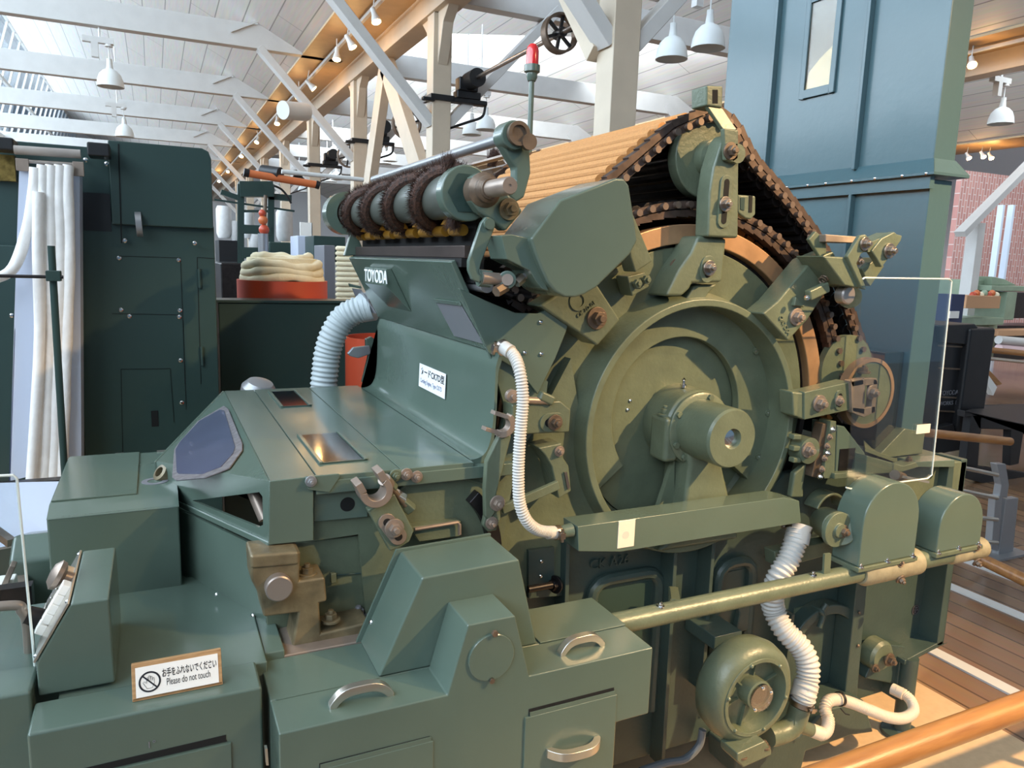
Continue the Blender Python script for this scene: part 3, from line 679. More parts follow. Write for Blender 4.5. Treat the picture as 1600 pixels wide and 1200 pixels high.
MB().pp([(549, 359), (556, 362), (571, 398), (538, 400)], 2.36, .02).build('far_stay', GREEN, M_, bevel=.003)
# roller end bearing, shaft
eb = MB(); eb.pp([(738, 275), (752, 268), (770, 280), (805, 312), (818, 330), (790, 362), (770, 345), (748, 330), (736, 312)], 1.37, .035)
ebo = eb.build('roller_bearing_plate', GREEN, M_, bevel=.006)
MB().lathe((BXc+.018, 1.40, BZc+.004), (0, -1, 0), [(.034, 0), (.034, .03), (.026, .04), (.026, .05), (.02, .055), (.02, .062)], 40).build('bearing_cap', RUST, ebo, bevel=.001)
MB().lathe((BXc+.018, 1.345, BZc+.004), (0, -1, 0), [(.0165, 0), (.0165, .085), (.0145, .09), (.003, .09), (.003, .088)], 32).build('shaft_stub', PINKB, ebo)
bolt(ebo, at(795, 327, y=1.365), .014, mt=BRONZE)
# arm with the top bar
am = MB(); am.pp([(782, 222), (828, 226), (830, 270), (820, 308), (806, 316), (790, 300), (806, 282), (806, 262), (795, 245)], 1.40, .03)
amo = am.build('curved_arm', GREEN, M_, bevel=.005)
tb = at(806, 210, y=1.39)
MB().lathe((tb.x-.005, 1.43, tb.z-.002), (0, -1, 0), [(.028, 0), (.028, .045)], 32).build('bar_socket', GREEN, amo, bevel=.003)
MB().lathe((tb.x, 1.383, tb.z), (0, -1, 0), [(.0235, 0), (.0235, .010), (.016, .0101), (.015, .005), (0, .005)], 32).build('bar_cap', RUST, amo)
MB().lathe((tb.x+.022, 1.383, tb.z-.014), (0, -1, 0), [(.016, 0), (.016, .012), (0, .012)], 24).build('cap_lobe', RUST, amo)
MB().cyl((tb.x-.01, 1.40, tb.z-.004), (tb.x-.01, 2.42, tb.z-.004), .0115, n=20).build('top_bar', GREYM, M_)
MB().box(tb.x-.008, tb.x+.012, 1.42, 2.40, tb.z-.038, tb.z-.034).build('top_blade', PINKB, M_)
MB().cyl((BXc-.02, 2.36, BZc), (BXc-.02, 2.42, BZc), .065, n=40).build('far_roller_bearing', GREEN, M_)
# stripping lever
lv = MB(); lv.pp([(752, 348), (760, 338), (769, 341), (775, 352), (752, 412), (749, 425), (757, 437), (749, 442), (738, 437), (732, 422), (732, 408)], 1.36, .012)
lvo = lv.build('bent_lever', GREEN, M_, bevel=.003)
MB().cyl(at(763, 350, y=1.36), at(763, 350, y=1.36)+Vector((0, -.008, 0)), .0105).build('lever_pin', GREEN, lvo)
lk = MB(); lk.cyl(at(753, 434, y=1.365), at(792, 437, y=1.365), .012); 
lko = lk.build('link_rod', PINKB, lvo)
MB().cyl(at(748, 434, y=1.375), at(766, 436, y=1.375), .017).build('link_collar', GREEN, lvo)
MB().cyl(at(793, 437, y=1.38), at(793, 437, y=1.35), .018).build('link_eye', GREEN, lvo, bevel=.002)
MB().cyl(at(793, 437, y=1.352), at(793, 437, y=1.346), .0115).build('eye_pin', PINKB, lvo)
MB().cyl(at(775, 456, y=1.35), at(791, 447, y=1.36), .011, n=6).build('hex_nut', RUST, lvo)
MB().cyl(at(806, 438, y=1.35), at(835, 424, y=1.36), .0065).build('adjusting_rod', GREYM, lvo)
MB().cyl(at(806, 442, y=1.35), at(816, 433, y=1.353), .011, n=6).build('hex_nut', STEEL, lvo)
# --- top panel with the maker's name and concave front cover (swept along Y)
def face_pt(u, v, y): return at(u, v, y=y)
# panel plane: X and Z fixed along Y edges
tA = at(760, 478, y=1.42)           # unused guide
pt_near = at(704, 409, y=1.46); pt_bot = at(766, 549, y=1.46)
far_top = at(524, 402, y=2.36); 
th = Vector((pt_bot.x-pt_near.x, 0, pt_bot.z-pt_near.z)); thn = Vector((-th.z, 0, th.x)).normalized()
if thn.x > 0: thn = -thn
P4 = [pt_near, Vector((pt_near.x, 2.36, pt_near.z)), Vector((pt_bot.x, 2.36, pt_bot.z)), pt_bot]
npn = MB().slab(P4, -thn*.012).build('name_panel', GREEN, M_, bevel=.003)
def onp(s, t):     # s along Y (0 near..1 far), t down the panel, metres offset handled by caller
    return P4[0].lerp(P4[1], s).lerp(P4[3].lerp(P4[2], s), t)
def panel_uv(u, v):
    d = (at(u, v, y=1)-CAM); t = (pt_near-CAM).dot(thn)/d.dot(thn); return CAM+d*t
MB().slab([panel_uv(*q)+thn*.001 for q in ((684, 473), (720, 474), (756, 536), (711, 524))], thn*.002).build('panel_plate', GREYL, npn)
MB().slab([panel_uv(*q)+thn*.001 for q in ((679, 466), (719, 471), (722, 476), (681, 471))], thn*.004).build('panel_rail', GREEN, npn)
MB().slab([panel_uv(*q)+thn*.001 for q in ((551, 450), (565, 452), (588, 489), (566, 485))], thn*.002).build('panel_plate', GREYL, npn)
MB().slab([panel_uv(*q)+thn*.001 for q in ((546, 442), (564, 446), (566, 450), (548, 447))], thn*.004).build('panel_rail', GREEN, npn)
# name block: shallow wedge
w0 = [panel_uv(576, 417), panel_uv(609, 421), panel_uv(633, 461), panel_uv(594, 445)]
nb = MB(); fr_ = [panel_uv(576, 417)+thn*.03, panel_uv(607, 420)+thn*.03]
a0, a1, a2, a3 = panel_uv(577, 417), panel_uv(611, 419), panel_uv(634, 460), panel_uv(592, 448)
up_ = Vector((0, 0, 1))
A0, A1 = a0+thn*.002, a1+thn*.002
Bv = [A0, A1, A1+Vector((-.002, 0, -.0)), A0]
yA, yB = a0.y, a1.y; top = (a0+a1)/2; 
X0_, Z0_ = top.x, top.z
hgt = .048
cross = [(X0_, Z0_), (X0_-.012, Z0_-.004), (X0_-.012, Z0_-.004-hgt), ]
k_ = (pt_bot.x-pt_near.x)/(pt_bot.z-pt_near.z)
zb = Z0_-.115
cross = [(X0_, Z0_), (X0_-.014, Z0_-.002), (X0_-.014, Z0_-.046), (X0_+k_*(zb-Z0_), zb)]
nbo = MB().prism(cross, yB, yA).build('name_block', GREEN, npn, bevel=.002)
text('TOYODA', (X0_-.0145, yA-.004, Z0_-.040), (0, -1, 0), (0, 0, 1), .048, WHITE, 'name_lettering', npn, extrude=.001, bold=.012, sx=(yA-yB-.008)/(3.95*.048))
# end triangle plate (near side) of the cover, with arc edge
MB().pp([(717, 450), (760, 470), (806, 489), (840, 490), (866, 480), (890, 500), (884, 520), (868, 560), (848, 600), (840, 616), (812, 580), (764, 552)], 1.44, .012).build('near_side_plate', GREEN, M_, bevel=.002)
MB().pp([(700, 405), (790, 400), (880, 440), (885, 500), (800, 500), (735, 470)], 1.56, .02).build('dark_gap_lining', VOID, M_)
for q0, q1, rr_ in (((712, 424), (800, 462), .012), ((730, 446), (860, 470), .016)): MB().cyl(at(*q0, y=1.53), at(*q1, y=1.50), rr_).build('inner_shaft', DARKST, M_)
MB().pp([(764, 549), (812, 575), (856, 596), (850, 650), (806, 716), (770, 716), (790, 640)], 1.453, .01).build('cover_end_plate', GREEN, M_)
rivets(M_, [at(845, 503, y=1.438), at(820, 551, y=1.438), at(846, 553, y=1.438)], .005)
# concave front cover
cz = [(600, 503), (652, 545)]
def curve_at(Y, pts): return T(pts, Y)
pr1 = T([(768, 550), (800, 582), (796, 620), (796, 660), (798, 712)], 1.45)
pc = [(pt_bot.x, pt_bot.z)]
p_end = at(798, 714, y=1.42)
p2 = at(800, 585, y=1.44)
curve = []
A = Vector((pt_bot.x+.01, pt_bot.z)); Bc = Vector((pt_bot.x+.012, 1.24)); Cc = Vector((p_end.x-.14, 1.105)); 
top_l = T([(605, 513)], 2.36)[0]; 
cur = [(pt_bot.x+.006, pt_bot.z+.004)]
# bezier from below the panel to the flat hood
XC2 = at(770, 692, y=1.42).x; 
cur += [(pt_bot.x-.002, pt_bot.z-.02)]
b0 = Vector((pt_bot.x-.004, pt_bot.z-.03)); b3 = Vector((XC2-.05, 1.0835)); b1 = b0.lerp(Vector((XC2, 1.09)), .85); b2 = Vector((XC2-.0, 1.084))
for i in range(0, 17):
    t = i/16; p = (1-t)**3*b0+3*t*(1-t)**2*b1+3*t*t*(1-t)*b2+t**3*b3; cur.append((p.x, p.y))
fc = MB().prism(cur+[(x+.006, z-.012) for x, z in reversed(cur)], 1.42, 2.36).build('concave_front_cover', GREEN, M_, ang=50)
MB().prism([(x, z) for x, z in cur]+[(cur[0][0]+.12, cur[-1][1]-.2), (cur[-1][0], cur[-1][1]-.2)], 2.35, 2.36).build('far_side_plate', GREEN, M_)
# hood top plates
HZ = 1.083
xr, xs1, xs2 = .178, at(494.5, 744.5, z=HZ).x, at(626.5, 733.4, z=HZ).x
def hoodplate(x0, x1, nm): 
    return MB().box(x0+.0008, x1-.0008, 1.4, 2.4, HZ-.01, HZ).build(nm, GREEN, M_, bevel=.0012, seg=1)
h1 = hoodplate(xr, xs1, 'hood_front_strip'); h2 = hoodplate(xs1, xs2, 'hood_window_lid'); h3 = hoodplate(xs2, cur[-1][0], 'hood_rear_plate')
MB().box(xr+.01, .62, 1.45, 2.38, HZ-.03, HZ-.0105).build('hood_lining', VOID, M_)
for q in (((468, 680), (525, 674), (575, 716), (503, 724)), ((425, 612), (456, 606), (488, 633), (438, 636))):
    P_ = [at(u, v, z=HZ+.001) for u, v in q]; x0 = (P_[0].x+P_[3].x)/2; x1 = (P_[1].x+P_[2].x)/2; ya = P_[3].y; yb = P_[0].y
    MB().box(x0, x1, ya, yb, HZ, HZ+.0015).build('lid_window', WINDOWD, h2)
    for x in (x0, x1): MB().box(x-.006, x+.002, ya-.004, yb+.004, HZ, HZ+.005).build('window_rail', GREEN, h2, bevel=.001)
    MB().box(x0, x1, ya-.004, ya, HZ, HZ+.003).build('window_edge', DKGREEN, h2)
# near side panel of the hood
sp = MB().pp([(421, 752), (475, 746), (490, 745), (490, 845), (419.5, 852)], 1.397, .010).build('hood_side_panel', GREEN, M_, bevel=.002)
hp = MB().pp([(478, 745), (530, 740), (532, 745), (515, 770), (482, 766), (476, 755)], 1.392, .008).build('hinge_plate', GREEN, M_, bevel=.002); bolt(hp, at(486, 752, y=1.39), .007, mt=GREYM)
MB().pp([(490, 745), (640, 730), (770, 718), (800, 715), (800, 760), (770, 940), (575, 1000), (560, 835), (490, 845)], 1.425, .01).build('doffer_side_plate', CAST, M_)
MB().pp([(490, 766), (532, 745), (575, 768), (575, 808), (490, 816)], 1.415, .01).build('inspection_plate', GREEN, M_, bevel=.002)
MB().lathe(at(543, 788, y=1.4145), (0, -1, 0), [(.0145, 0), (.0145, .0005), (0, .0006)], 24).build('plate_hole', VOID, M_)
MB().box(at(490, 748, y=1.42).x, at(800, 714, y=1.42).x, 1.396, 1.42, HZ-.035, HZ-.0085).build('hood_edge_strip', GREEN, M_, bevel=.002)
dc = at(640, 905, y=1.42)
MB().tube(smooth_path([at(u, v, y=1.422) for u, v in ((618, 772), (634, 758), (660, 749), (690, 745), (720, 747), (745, 753), (762, 762))]), .0025, 8).build('arc_bead', CAST, M_)
MB().pp([(405, 852), (490, 846), (605, 832), (612, 850), (610, 935), (592, 990), (560, 1000), (420, 1000)], 1.44, .01).build('doffer_end_cover', CAST, M_, bevel=.002)
dl = MB(); dl.tube([at(u, v, y=1.436) for u, v in ((525, 899), (605, 892))], .0015, 6); 
dl.build('cover_seam', DKGREEN, M_)
for u, v in ((521, 903), (588, 893)): MB().box(at(u-4, v, y=1.43).x, at(u+5, v, y=1.43).x, 1.43, 1.442, at(u, v+9, y=1.43).z, at(u, v-7, y=1.43).z).build('seam_clip', CAST, M_, bevel=.002)
dfc = MB(); dfc.arcp((.46, .875), .20, .17, -60, 45, 1.40, 1.425); 
dfc.build('arc_guard', DARKST, M_, bevel=.002)
# pyramid nose of the hood with the smoky window
N0 = Vector((.178, 1.4, HZ)); N1 = Vector((.178, 2.4, HZ)); NT = Vector((-.014, 1.9, 1.008)); NB_ = Vector((-.014, 1.9, .93)); L0 = at(419.5, 852, y=1.4); L0.x = .178; L1 = Vector((.178, 2.4, L0.z))
def sheet(pts, name, mt=GREEN, parent=M_, th=.006, off=0):
    n = (pts[1]-pts[0]).cross(pts[2]-pts[0]).normalized()
    if n.dot(CAM-pts[0]) < 0: n = -n
    return MB().slab([p+n*off for p in pts], -n*th).build(name, mt, parent, bevel=.0015, seg=1)
NTn = NT
nose = sheet([N0, N1, NT], 'hood_nose')
def plane_hit(u, v, a, b_, c):
    n = (b_-a).cross(c-a).normalized(); d = at(u, v, y=1)-CAM; t = (a-CAM).dot(n)/d.dot(n); return CAM+d*t
# nose lower faces: frame around the triangular opening
wpix = [(351, 636), (358, 641), (380, 695), (380, 706), (360, 734), (322, 749), (276, 753), (270, 748), (273, 705), (278, 697), (310, 660)]
ipix = [(345, 643), (352, 645), (369, 702), (366, 712), (347, 733), (318, 744), (281, 744), (278, 741), (276, 706), (283, 694), (313, 661)]
n_ = (N1-N0).cross(NT-N0).normalized()
if n_.dot(CAM-N0) < 0: n_ = -n_
wo = [plane_hit(u, v, N0, N1, NT)+n_*.001 for u, v in wpix]; wi = [plane_hit(u, v, N0, N1, NT)+n_*.002 for u, v in ipix]
MB().slab(wo, n_*.004).build('window_gasket', mat('felt_gasket', (96, 92, 94), .85, noise=.3, scale=80, bump=.5), nose, bevel=.002)
MB().slab(wi, n_*.0045).build('nose_window', mat('smoky_window', (86, 90, 112), .05, coat=.9, noise=.12), nose)
LF = [N0, NT, NB_, L0]
tri = [plane_hit(u, v, *LF[:3]) for u, v in ((300, 782), (405, 769), (410, 776), (411, 820), (404, 824))]
nn = (LF[1]-LF[0]).cross(LF[2]-LF[0]).normalized()
if nn.dot(CAM-N0) < 0: nn = -nn
lf = MB()
# border strips around the opening
def strip(pts): lf.slab(pts, -nn*.006)
t0, t1, t3, t4 = tri[0], tri[1], tri[3], tri[4]
strip([N0, t1, t0, NT]); strip([NT, t0, NB_]); strip([NB_, t0, t4, L0]); strip([L0, t4, t3]); strip([L0, t3, tri[2], t1, N0])
lf.build('nose_lower_frame', GREEN, nose)
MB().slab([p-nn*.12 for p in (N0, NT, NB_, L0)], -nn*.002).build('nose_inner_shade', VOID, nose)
MB().cyl(plane_hit(372, 770, *LF[:3])-nn*.03, plane_hit(388, 818, *LF[:3])-nn*.035, .012).build('inner_roller', PINKB, nose)
sheet([N1, NT, NB_, L1], 'nose_far_face', parent=nose)
MB().obox(NB_, L0, .012, .014).build('nose_lip', GREEN, nose, bevel=.003)
MB().lathe(at(256, 741, y=1.86), (-.6, -.3, .5), [(.022, -.01), (.02, .012), (.012, .014), (.012, 0), (0, 0)], 24).build('trumpet', BRONZE, nose)
# funnel skirt under the hood
SKZ = .77
s0 = Vector((.172, 1.45, .93)); s1 = Vector((.172, 1.45, SKZ)); s2 = Vector((.0, 1.82, SKZ)); s3 = Vector((.0, 1.82, .93))
sk_ = MB().slab([s0, s1, s2, s3], (.006, .003, 0)).build('funnel_skirt', GREEN, M_)
MB().slab([s1+Vector((-.035, -.02, 0)), s1+Vector((.02, -.03, 0)), s2+Vector((.04, 0, 0)), s2+Vector((-.04, -.02, 0))], (0, 0, .006)).build('skirt_flange', GREEN, sk_, bevel=.001)
rivets(sk_, [at(308, 941, z=SKZ+.006), at(366, 974, z=SKZ+.006)], .006, d=(0, 0, 1))
rivets(sk_, [at(338, 929, z=.8), at(395, 962, z=.8)], .004, d=(-.8, -.5, .2))
# bronze bearing block
BY = 1.36
bb = MB(); bb.pp([(391, 868), (470, 862), (468, 908), (508, 902), (511, 940), (499, 943), (502, 990), (578, 972), (573, 995), (456, 1012), (466, 958), (412, 965), (405, 930), (393, 908)], BY, .075)
bbo = bb.build('bearing_block', BRONZE, M_, bevel=.005, seg=3)
MB().lathe(at(434, 914, y=BY), (0, -1, 0), [(.0245, 0), (.0245, .018), (.022, .02), (0, .02)], 40).build('shaft_end', mat('grey_shaft_end', (150, 138, 130), .4, metal=.6, noise=.1), bbo)
MB().pp([(392, 890), (468, 883), (468, 862), (391, 868)], BY-.004, .08).build('bearing_cap', BRONZE, bbo, bevel=.006, seg=3)
for u, v, y in ((480, 893, 1.39), (517, 965, 1.38), (560, 958, 1.43)):
    c = at(u, v+4, y=y); bolt(bbo, c, .012, (0, 0, 1), BRONZE if u < 550 else GREYL)
for u, v in ((403, 866), (457, 862)): bolt(bbo, at(u, v, y=1.4), .008, (0, 0, 1), STEEL)
MB().box(at(440, 1020, y=1.35).x, at(590, 990, y=1.35).x, 1.33, 1.5, .70, at(480, 1009, y=1.35).z).build('bearing_base_plate', PINKB, M_, bevel=.003)
# forked arms (front: on the doffer side; upper: beside the hose)
def fork(u0, v0, u1, v1, Y, w_, label, ends=True, r=.026):
    """flat arm from the boss (u0, v0) to the C fork (u1, v1)"""
    a = at(u0, v0, y=Y); c = at(u1, v1, y=Y); d = (c-a).normalized(); n = Vector((-d.z, 0, d.x))
    o = MB(); o.prism([((a-d*.035+n*w_*.3).x, (a-d*.035+n*w_*.3).z), ((a-d*.03+n*w_).x, (a-d*.03+n*w_).z), ((c-d*.01+n*w_).x, (c-d*.01+n*w_).z), ((c-d*.01-n*w_).x, (c-d*.01-n*w_).z), ((a-d*.02-n*w_).x, (a-d*.02-n*w_).z), ((a-d*.035-n*w_*.4).x, (a-d*.035-n*w_*.4).z)], Y, Y+.022)
    ob = o.build(label, CAST, M_, bevel=.003)
    ang = math.degrees(math.atan2(d.z, d.x))
    cc = c+d*.022
    g = MB().arcp((cc.x, cc.z), r, r*.56, ang+66, ang+294, Y-.022, Y+.022, 30)
    for s_ in (66, 294):
        t = R(ang+s_); e = Vector((math.cos(t), 0, math.sin(t))); m0 = cc+e*r*.78; m1 = m0+d*.022
        g.obox(Vector((m0.x, Y, m0.z)), Vector((m1.x, Y, m1.z)), r*.44, .044, (0, 1, 0))
    g.build('fork_jaw', PINKB, ob, bevel=.0015)
    return ob
fk = fork(620, 830, 592, 778, 1.36, .030, 'roller_fork_arm', r=.032)
slot(fk, 604, 815, 622, 838, .009, 1.36, PINKB); bolt(fk, at(616, 825, y=1.352), .0125, mt=PINKB)
MB().cyl(at(600, 749, y=1.36), at(607, 757, y=1.375), .0125).build('adjusting_screw', PINKB, fk)
MB().cyl(at(607, 757, y=1.375), at(634, 790, y=1.375), .006).build('threaded_rod', RUST, fk)
for p, q in (((603, 760), (615, 754)), ((620, 778), (628, 772)), ((630, 795), (642, 786))):
    MB().obox(at(*p, y=1.385), at(*q, y=1.375), .03, .018, (0, 1, 0)).build('adjuster_block', CAST if p[0] != 620 else CHROME, fk, bevel=.003)
bl = MB().pp([(610, 737), (640, 733), (644, 746), (615, 750)], 1.395, .012).build('link_plate', CAST, M_, bevel=.003)
for u, v in ((618, 743), (635, 741), (651, 745)): bolt(bl, at(u, v, y=1.394), .008, mt=PINKB if u > 630 else CAST)
MB().pp([(640, 824), (720, 814), (719, 838), (655, 847)], 1.40, .03).build('spring_bar_bracket', CAST, M_, bevel=.002)
MB().tube([at(648, 827, y=1.39), at(715, 816, y=1.39), at(718, 820, y=1.39), at(718, 835, y=1.39)], .004, 8).build('spring_bar', PINKB, M_)
# upper fork and bent arm beside the hose
fa = MB(); fa.pp([(783, 675), (800, 680), (777, 770), (776, 775), (782, 790), (765, 815), (758, 808), (757, 765), (760, 722)], 1.37, .016)
fao = fa.build('bent_support_arm', CAST, M_, bevel=.004)
ujc = at(785, 663, y=1.37)
g = MB().arcp((ujc.x, ujc.z), .027, .014, -170+62-5, 50, 1.362, 1.385, 30)
for s_ in (-113, 50):
    t = R(s_); m0 = ujc+Vector((math.cos(t), 0, math.sin(t)))*.019; m1 = m0+Vector((-.034, 0, .012)); g.obox((m0.x, 1.372, m0.z), (m1.x, 1.372, m1.z), .008, .022, (0, 1, 0))
g.build('fork_jaw', PINKB, fao, bevel=.001)
MB().pp([(757, 808), (765, 783), (782, 790), (783, 810), (776, 830), (763, 832), (754, 822)], 1.375, .014).build('lower_eye', CAST, fao, bevel=.004)
bolt(fao, at(777, 786, y=1.366), .011, mt=PINKB); bolt(fao, at(768, 817, y=1.372), .009, mt=PINKB)
MB().obox(at(784, 795, y=1.385), at(872, 755, y=1.385), .004, .022).build('tie_link', CAST, fao) if False else MB().obox(at(784, 796, y=1.385), at(872, 757, y=1.385), .02, .012, (0, 1, 0)).build('tie_link', CAST, fao, bevel=.002)
hub_ = MB().pp([(800, 632), (800, 680), (890, 676), (893, 640), (876, 626), (838, 628)], 1.40, .05).build('clamp_bracket', CAST, M_, bevel=.005)
slot(hub_, 856, 660, 869, 659, .011, 1.40); bolt(hub_, at(867, 660, y=1.392), .0115, mt=RUST)
MB().cyl(at(808, 625, y=1.40), at(860, 627, y=1.40), .008).build('clamp_screw', PINKB, hub_)
MB().obox(at(842, 617, y=1.4), at(864, 627, y=1.4), .022, .02, (0, 1, 0)).build('clamp_nut', CAST, hub_, bevel=.006)
MB().lathe(at(798, 618, y=1.39), (0, -1, 0), [(.014, 0), (.014, .012), (.006, .013), (.006, .02)], 20).build('pivot_pin', PINKB, hub_)
mb = MB().pp([(841, 700), (878, 692), (881, 716), (889, 728), (893, 768), (873, 780), (862, 730), (852, 712)], 1.41, .06).build('mote_knife_bracket', CAST, M_, bevel=.004)
MB().pp([(882, 738), (886, 738), (891, 762), (887, 765)], 1.405, .004).build('bracket_slot', STEEL, mb); bolt(mb, at(874, 705, y=1.407), .008, mt=PINKB)
# front column plates between doffer and ring
MB().pp([(770, 716), (812, 700), (850, 640), (892, 560), (905, 640), (905, 700), (925, 760), (935, 800), (890, 850), (880, 900), (840, 920), (770, 935)], 1.49, .03).build('front_arch_plate', CAST, M_)
MB().pp([(826, 860), (866, 855), (866, 900), (880, 905), (884, 930), (826, 935)], 1.48, .02).build('front_foot_plate', CASTD, M_)
rivets(M_, [at(846, 877, y=1.478), at(845, 900, y=1.478), at(833, 770, y=1.44)], .005)
MB().cyl(at(825, 921, y=1.44), at(862, 914, y=1.44), .008).build('tie_rod', DARKST, M_); bolt(M_, at(868, 913, y=1.47), .014, (-1, -.4, .1), DARKST, name='tie_rod_nut')
# --- suction bar with sticker
SBY = 1.35
sb = MB(); z1, z0 = .93, .856
sb.add([(.818, SBY, .93), (1.425, SBY, .93), (1.478, SBY, .915), (1.492, SBY, .857), (1.49, SBY, .855), (.936, SBY, .855), (.823, SBY, .872),
        (.818, SBY+.065, .93), (1.425, SBY+.065, .93), (1.478, SBY+.065, .915), (1.492, SBY+.065, .857), (1.49, SBY+.065, .855), (.936, SBY+.065, .855), (.823, SBY+.065, .872)],
       [(0, 1, 2, 3, 4, 5, 6), (7, 13, 12, 11, 10, 9, 8)]+[(i, i+7, (i+1) % 7+7, (i+1) % 7) for i in range(7)])
sbo = sb.build('suction_bar', GREEN, M_, bevel=.0025)
a, c = at(967, 814, y=SBY), at(990, 853, y=SBY)
MB().box(a.x-.001, c.x, SBY-.0015, SBY, c.z, a.z).build('cream_label', CREAM, sbo, bevel=.004, label='cream rounded label with a pale grey dot')
cc_ = at(978, 836, y=SBY-.002); MB().lathe((cc_.x, SBY-.0015, cc_.z), (0, -1, 0), [(.009, 0), (.009, .0004), (0, .0004)], 24).build('label_dot', mat('pale_dot', (206, 196, 184), .5), sbo)
MB().cyl(at(893, 828, y=1.37), at(872, 832, y=1.37), .016, .013).build('hose_spigot', GREEN, sbo)
# --- right side: brackets and wheels
rb1 = MB(); rb1.pp([(1214, 517), (1232, 478), (1285, 418), (1305, 400), (1320, 428), (1306, 445), (1286, 440), (1252, 502), (1230, 533)], 1.41, .07) if False else rb1.pp([(1192, 490), (1216, 470), (1270, 405), (1302, 392), (1318, 424), (1296, 448), (1262, 500), (1232, 533)], 1.41, .07)
rb1o = rb1.build('upper_right_bracket', CAST, M_, bevel=.005); bolt(rb1o, at(1244, 495, y=1.408), .0145, mt=PINKB)
text('CK7D04', at(1216, 496, y=1.409), (.8, 0, -1), (1, 0, .8), .017, CAST, 'cast_numbers', rb1o, extrude=.002)
spx = [at(1283, 440, y=1.385)+(at(1303, 420, y=1.385)-at(1283, 440, y=1.385))*t for t in [i/60 for i in range(61)]]
u_, w_, _ = frame_of(spx[-1]-spx[0])
MB().tube([p+(u_*math.cos(i*.75)+w_*math.sin(i*.75))*.009 for i, p in enumerate(spx)], .0022, 6).build('coil_spring', RUST, rb1o)
MB().obox(at(1262, 462, y=1.38), at(1292, 448, y=1.38), .026, .02, (0, 1, 0)).build('stop_block', CAST, rb1o, bevel=.004)
MB().pp([(1244, 463), (1252, 472), (1258, 480), (1241, 478)], 1.40, .015).build('spring_ear', CAST, rb1o, bevel=.003); bolt(rb1o, at(1258, 465, y=1.375), .007, mt=CHROME, washer=False)
bx = MB()   # clamp frame (C shape)
bx.pp([(1283, 402), (1326, 404), (1343, 370), (1352, 366), (1360, 376), (1357, 392), (1348, 396), (1342, 416), (1338, 420), (1348, 444), (1352, 452), (1347, 452), (1333, 412)], 1.33, .1)
bxo = MB().pp([(1324, 401), (1344, 368), (1353, 366), (1360, 374), (1356, 392), (1346, 396), (1339, 412), (1352, 445), (1354, 453), (1347, 451)], 1.33, .012).build('clamp_frame', CAST, M_, bevel=.003)
MB().pp([(1286, 400), (1325, 402), (1346, 451), (1320, 446)], 1.34, .09).build('clamp_box', CAST, bxo, bevel=.004)
MB().pp([(1290, 366), (1345, 370), (1340, 380), (1290, 378)], 1.38, .06).build('clamp_bridge', PINKB, bxo, bevel=.002)
bolt(bxo, at(1351, 381, y=1.328), .011, mt=STEEL); bolt(bxo, at(1341, 409, y=1.345), .009, mt=STEEL)
MB().pp([(1362, 392), (1378, 372), (1398, 362), (1402, 366), (1410, 368), (1408, 376), (1384, 410), (1378, 418), (1370, 404)], 1.32, .02).build('clamp_arm', CAST, bxo, bevel=.003)
MB().pp([(1357, 380), (1396, 363), (1378, 372), (1362, 394), (1356, 394)], 1.325, .05).build('clamp_arm_top', CAST, bxo, bevel=.003)
MB().pp([(1348, 420), (1372, 402), (1382, 416), (1360, 448), (1354, 440)], 1.36, .05).build('clamp_wedge', CAST, bxo, bevel=.003)
bolt(bxo, at(1389, 392, y=1.318), .0125, mt=STEEL)
bx2 = MB().pp([(1264, 374), (1275, 361), (1291, 374), (1292, 395), (1283, 404)], 1.40, .012).build('chain_guide', CAST, M_, bevel=.003)
MB().cyl(at(1328, 464, y=1.42), at(1326, 462, y=1.50), .030, n=32).build('drive_shaft_boss', CAST, M_)
MB().lathe(at(1324, 461, y=1.37), (0, -1, 0), [(.024, -.02), (.024, .003), (.02, .006), (0, .006)], 32).build('brush_shaft_end', mat('pale_steel', (196, 184, 178), .3, metal=.8), M_)
MB().pp([(1297, 420), (1308, 416), (1336, 458), (1326, 468)], 1.39, .015).build('swing_arm', CASTD, M_, bevel=.003)
MB().slab([at(1215, 383, y=1.6), at(1245, 391, y=1.6), at(1262, 378, y=1.6), at(1215, 380, y=1.9)], (0, 0, .006)).build('yellow_strip', YELLOW, M_)
# right horizontal bracket with tensioner wheel
rh = MB().pp([(1238, 612), (1257, 614), (1330, 596), (1332, 640), (1256, 656), (1240, 650)], 1.40, .05).build('tension_bracket', CAST, M_, bevel=.005)
MB().pp([(1257, 613), (1328, 597), (1331, 640), (1257, 656)], 1.395, .02).build('bracket_face', CAST, rh, bevel=.002)
bolt(rh, at(1280, 630, y=1.393), .0145, mt=PINKB); slot(rh, 1311, 618, 1310, 632, .008, 1.395); bolt(rh, at(1311, 626, y=1.388), .009, mt=PINKB)
fkx = MB()
for q in ([(1330, 596), (1349, 591), (1350, 601), (1332, 605)], [(1350, 591), (1370, 591), (1372, 601), (1350, 603)], [(1365, 592), (1372, 594), (1368, 645), (1361, 647)], [(1332, 636), (1350, 638), (1368, 634), (1368, 644), (1350, 652), (1332, 645)], [(1330, 596), (1352, 592), (1351, 648), (1332, 643)]): fkx.pp(q, 1.385, .02)
fko = fkx.build('wheel_fork', PINKB, M_, bevel=.002); bolt(fko, at(1362, 613, y=1.38), .013, mt=PINKB)
MB().lathe((WX-.03, 1.425, WZ-.005), (0, 1, 0), [(.098, 0), (.098, .022), (.085, .022), (.085, .008), (.0, .008)], 64).build('tension_wheel', CAST, M_, ang=30)
MB().ring((WX-.03, 1.422, WZ-.005), (0, 1, 0), .099, .088, .026, 64).build('wheel_rim', mat('rust_rim_wheel', (150, 122, 96), .45, metal=.4, noise=.2), M_)
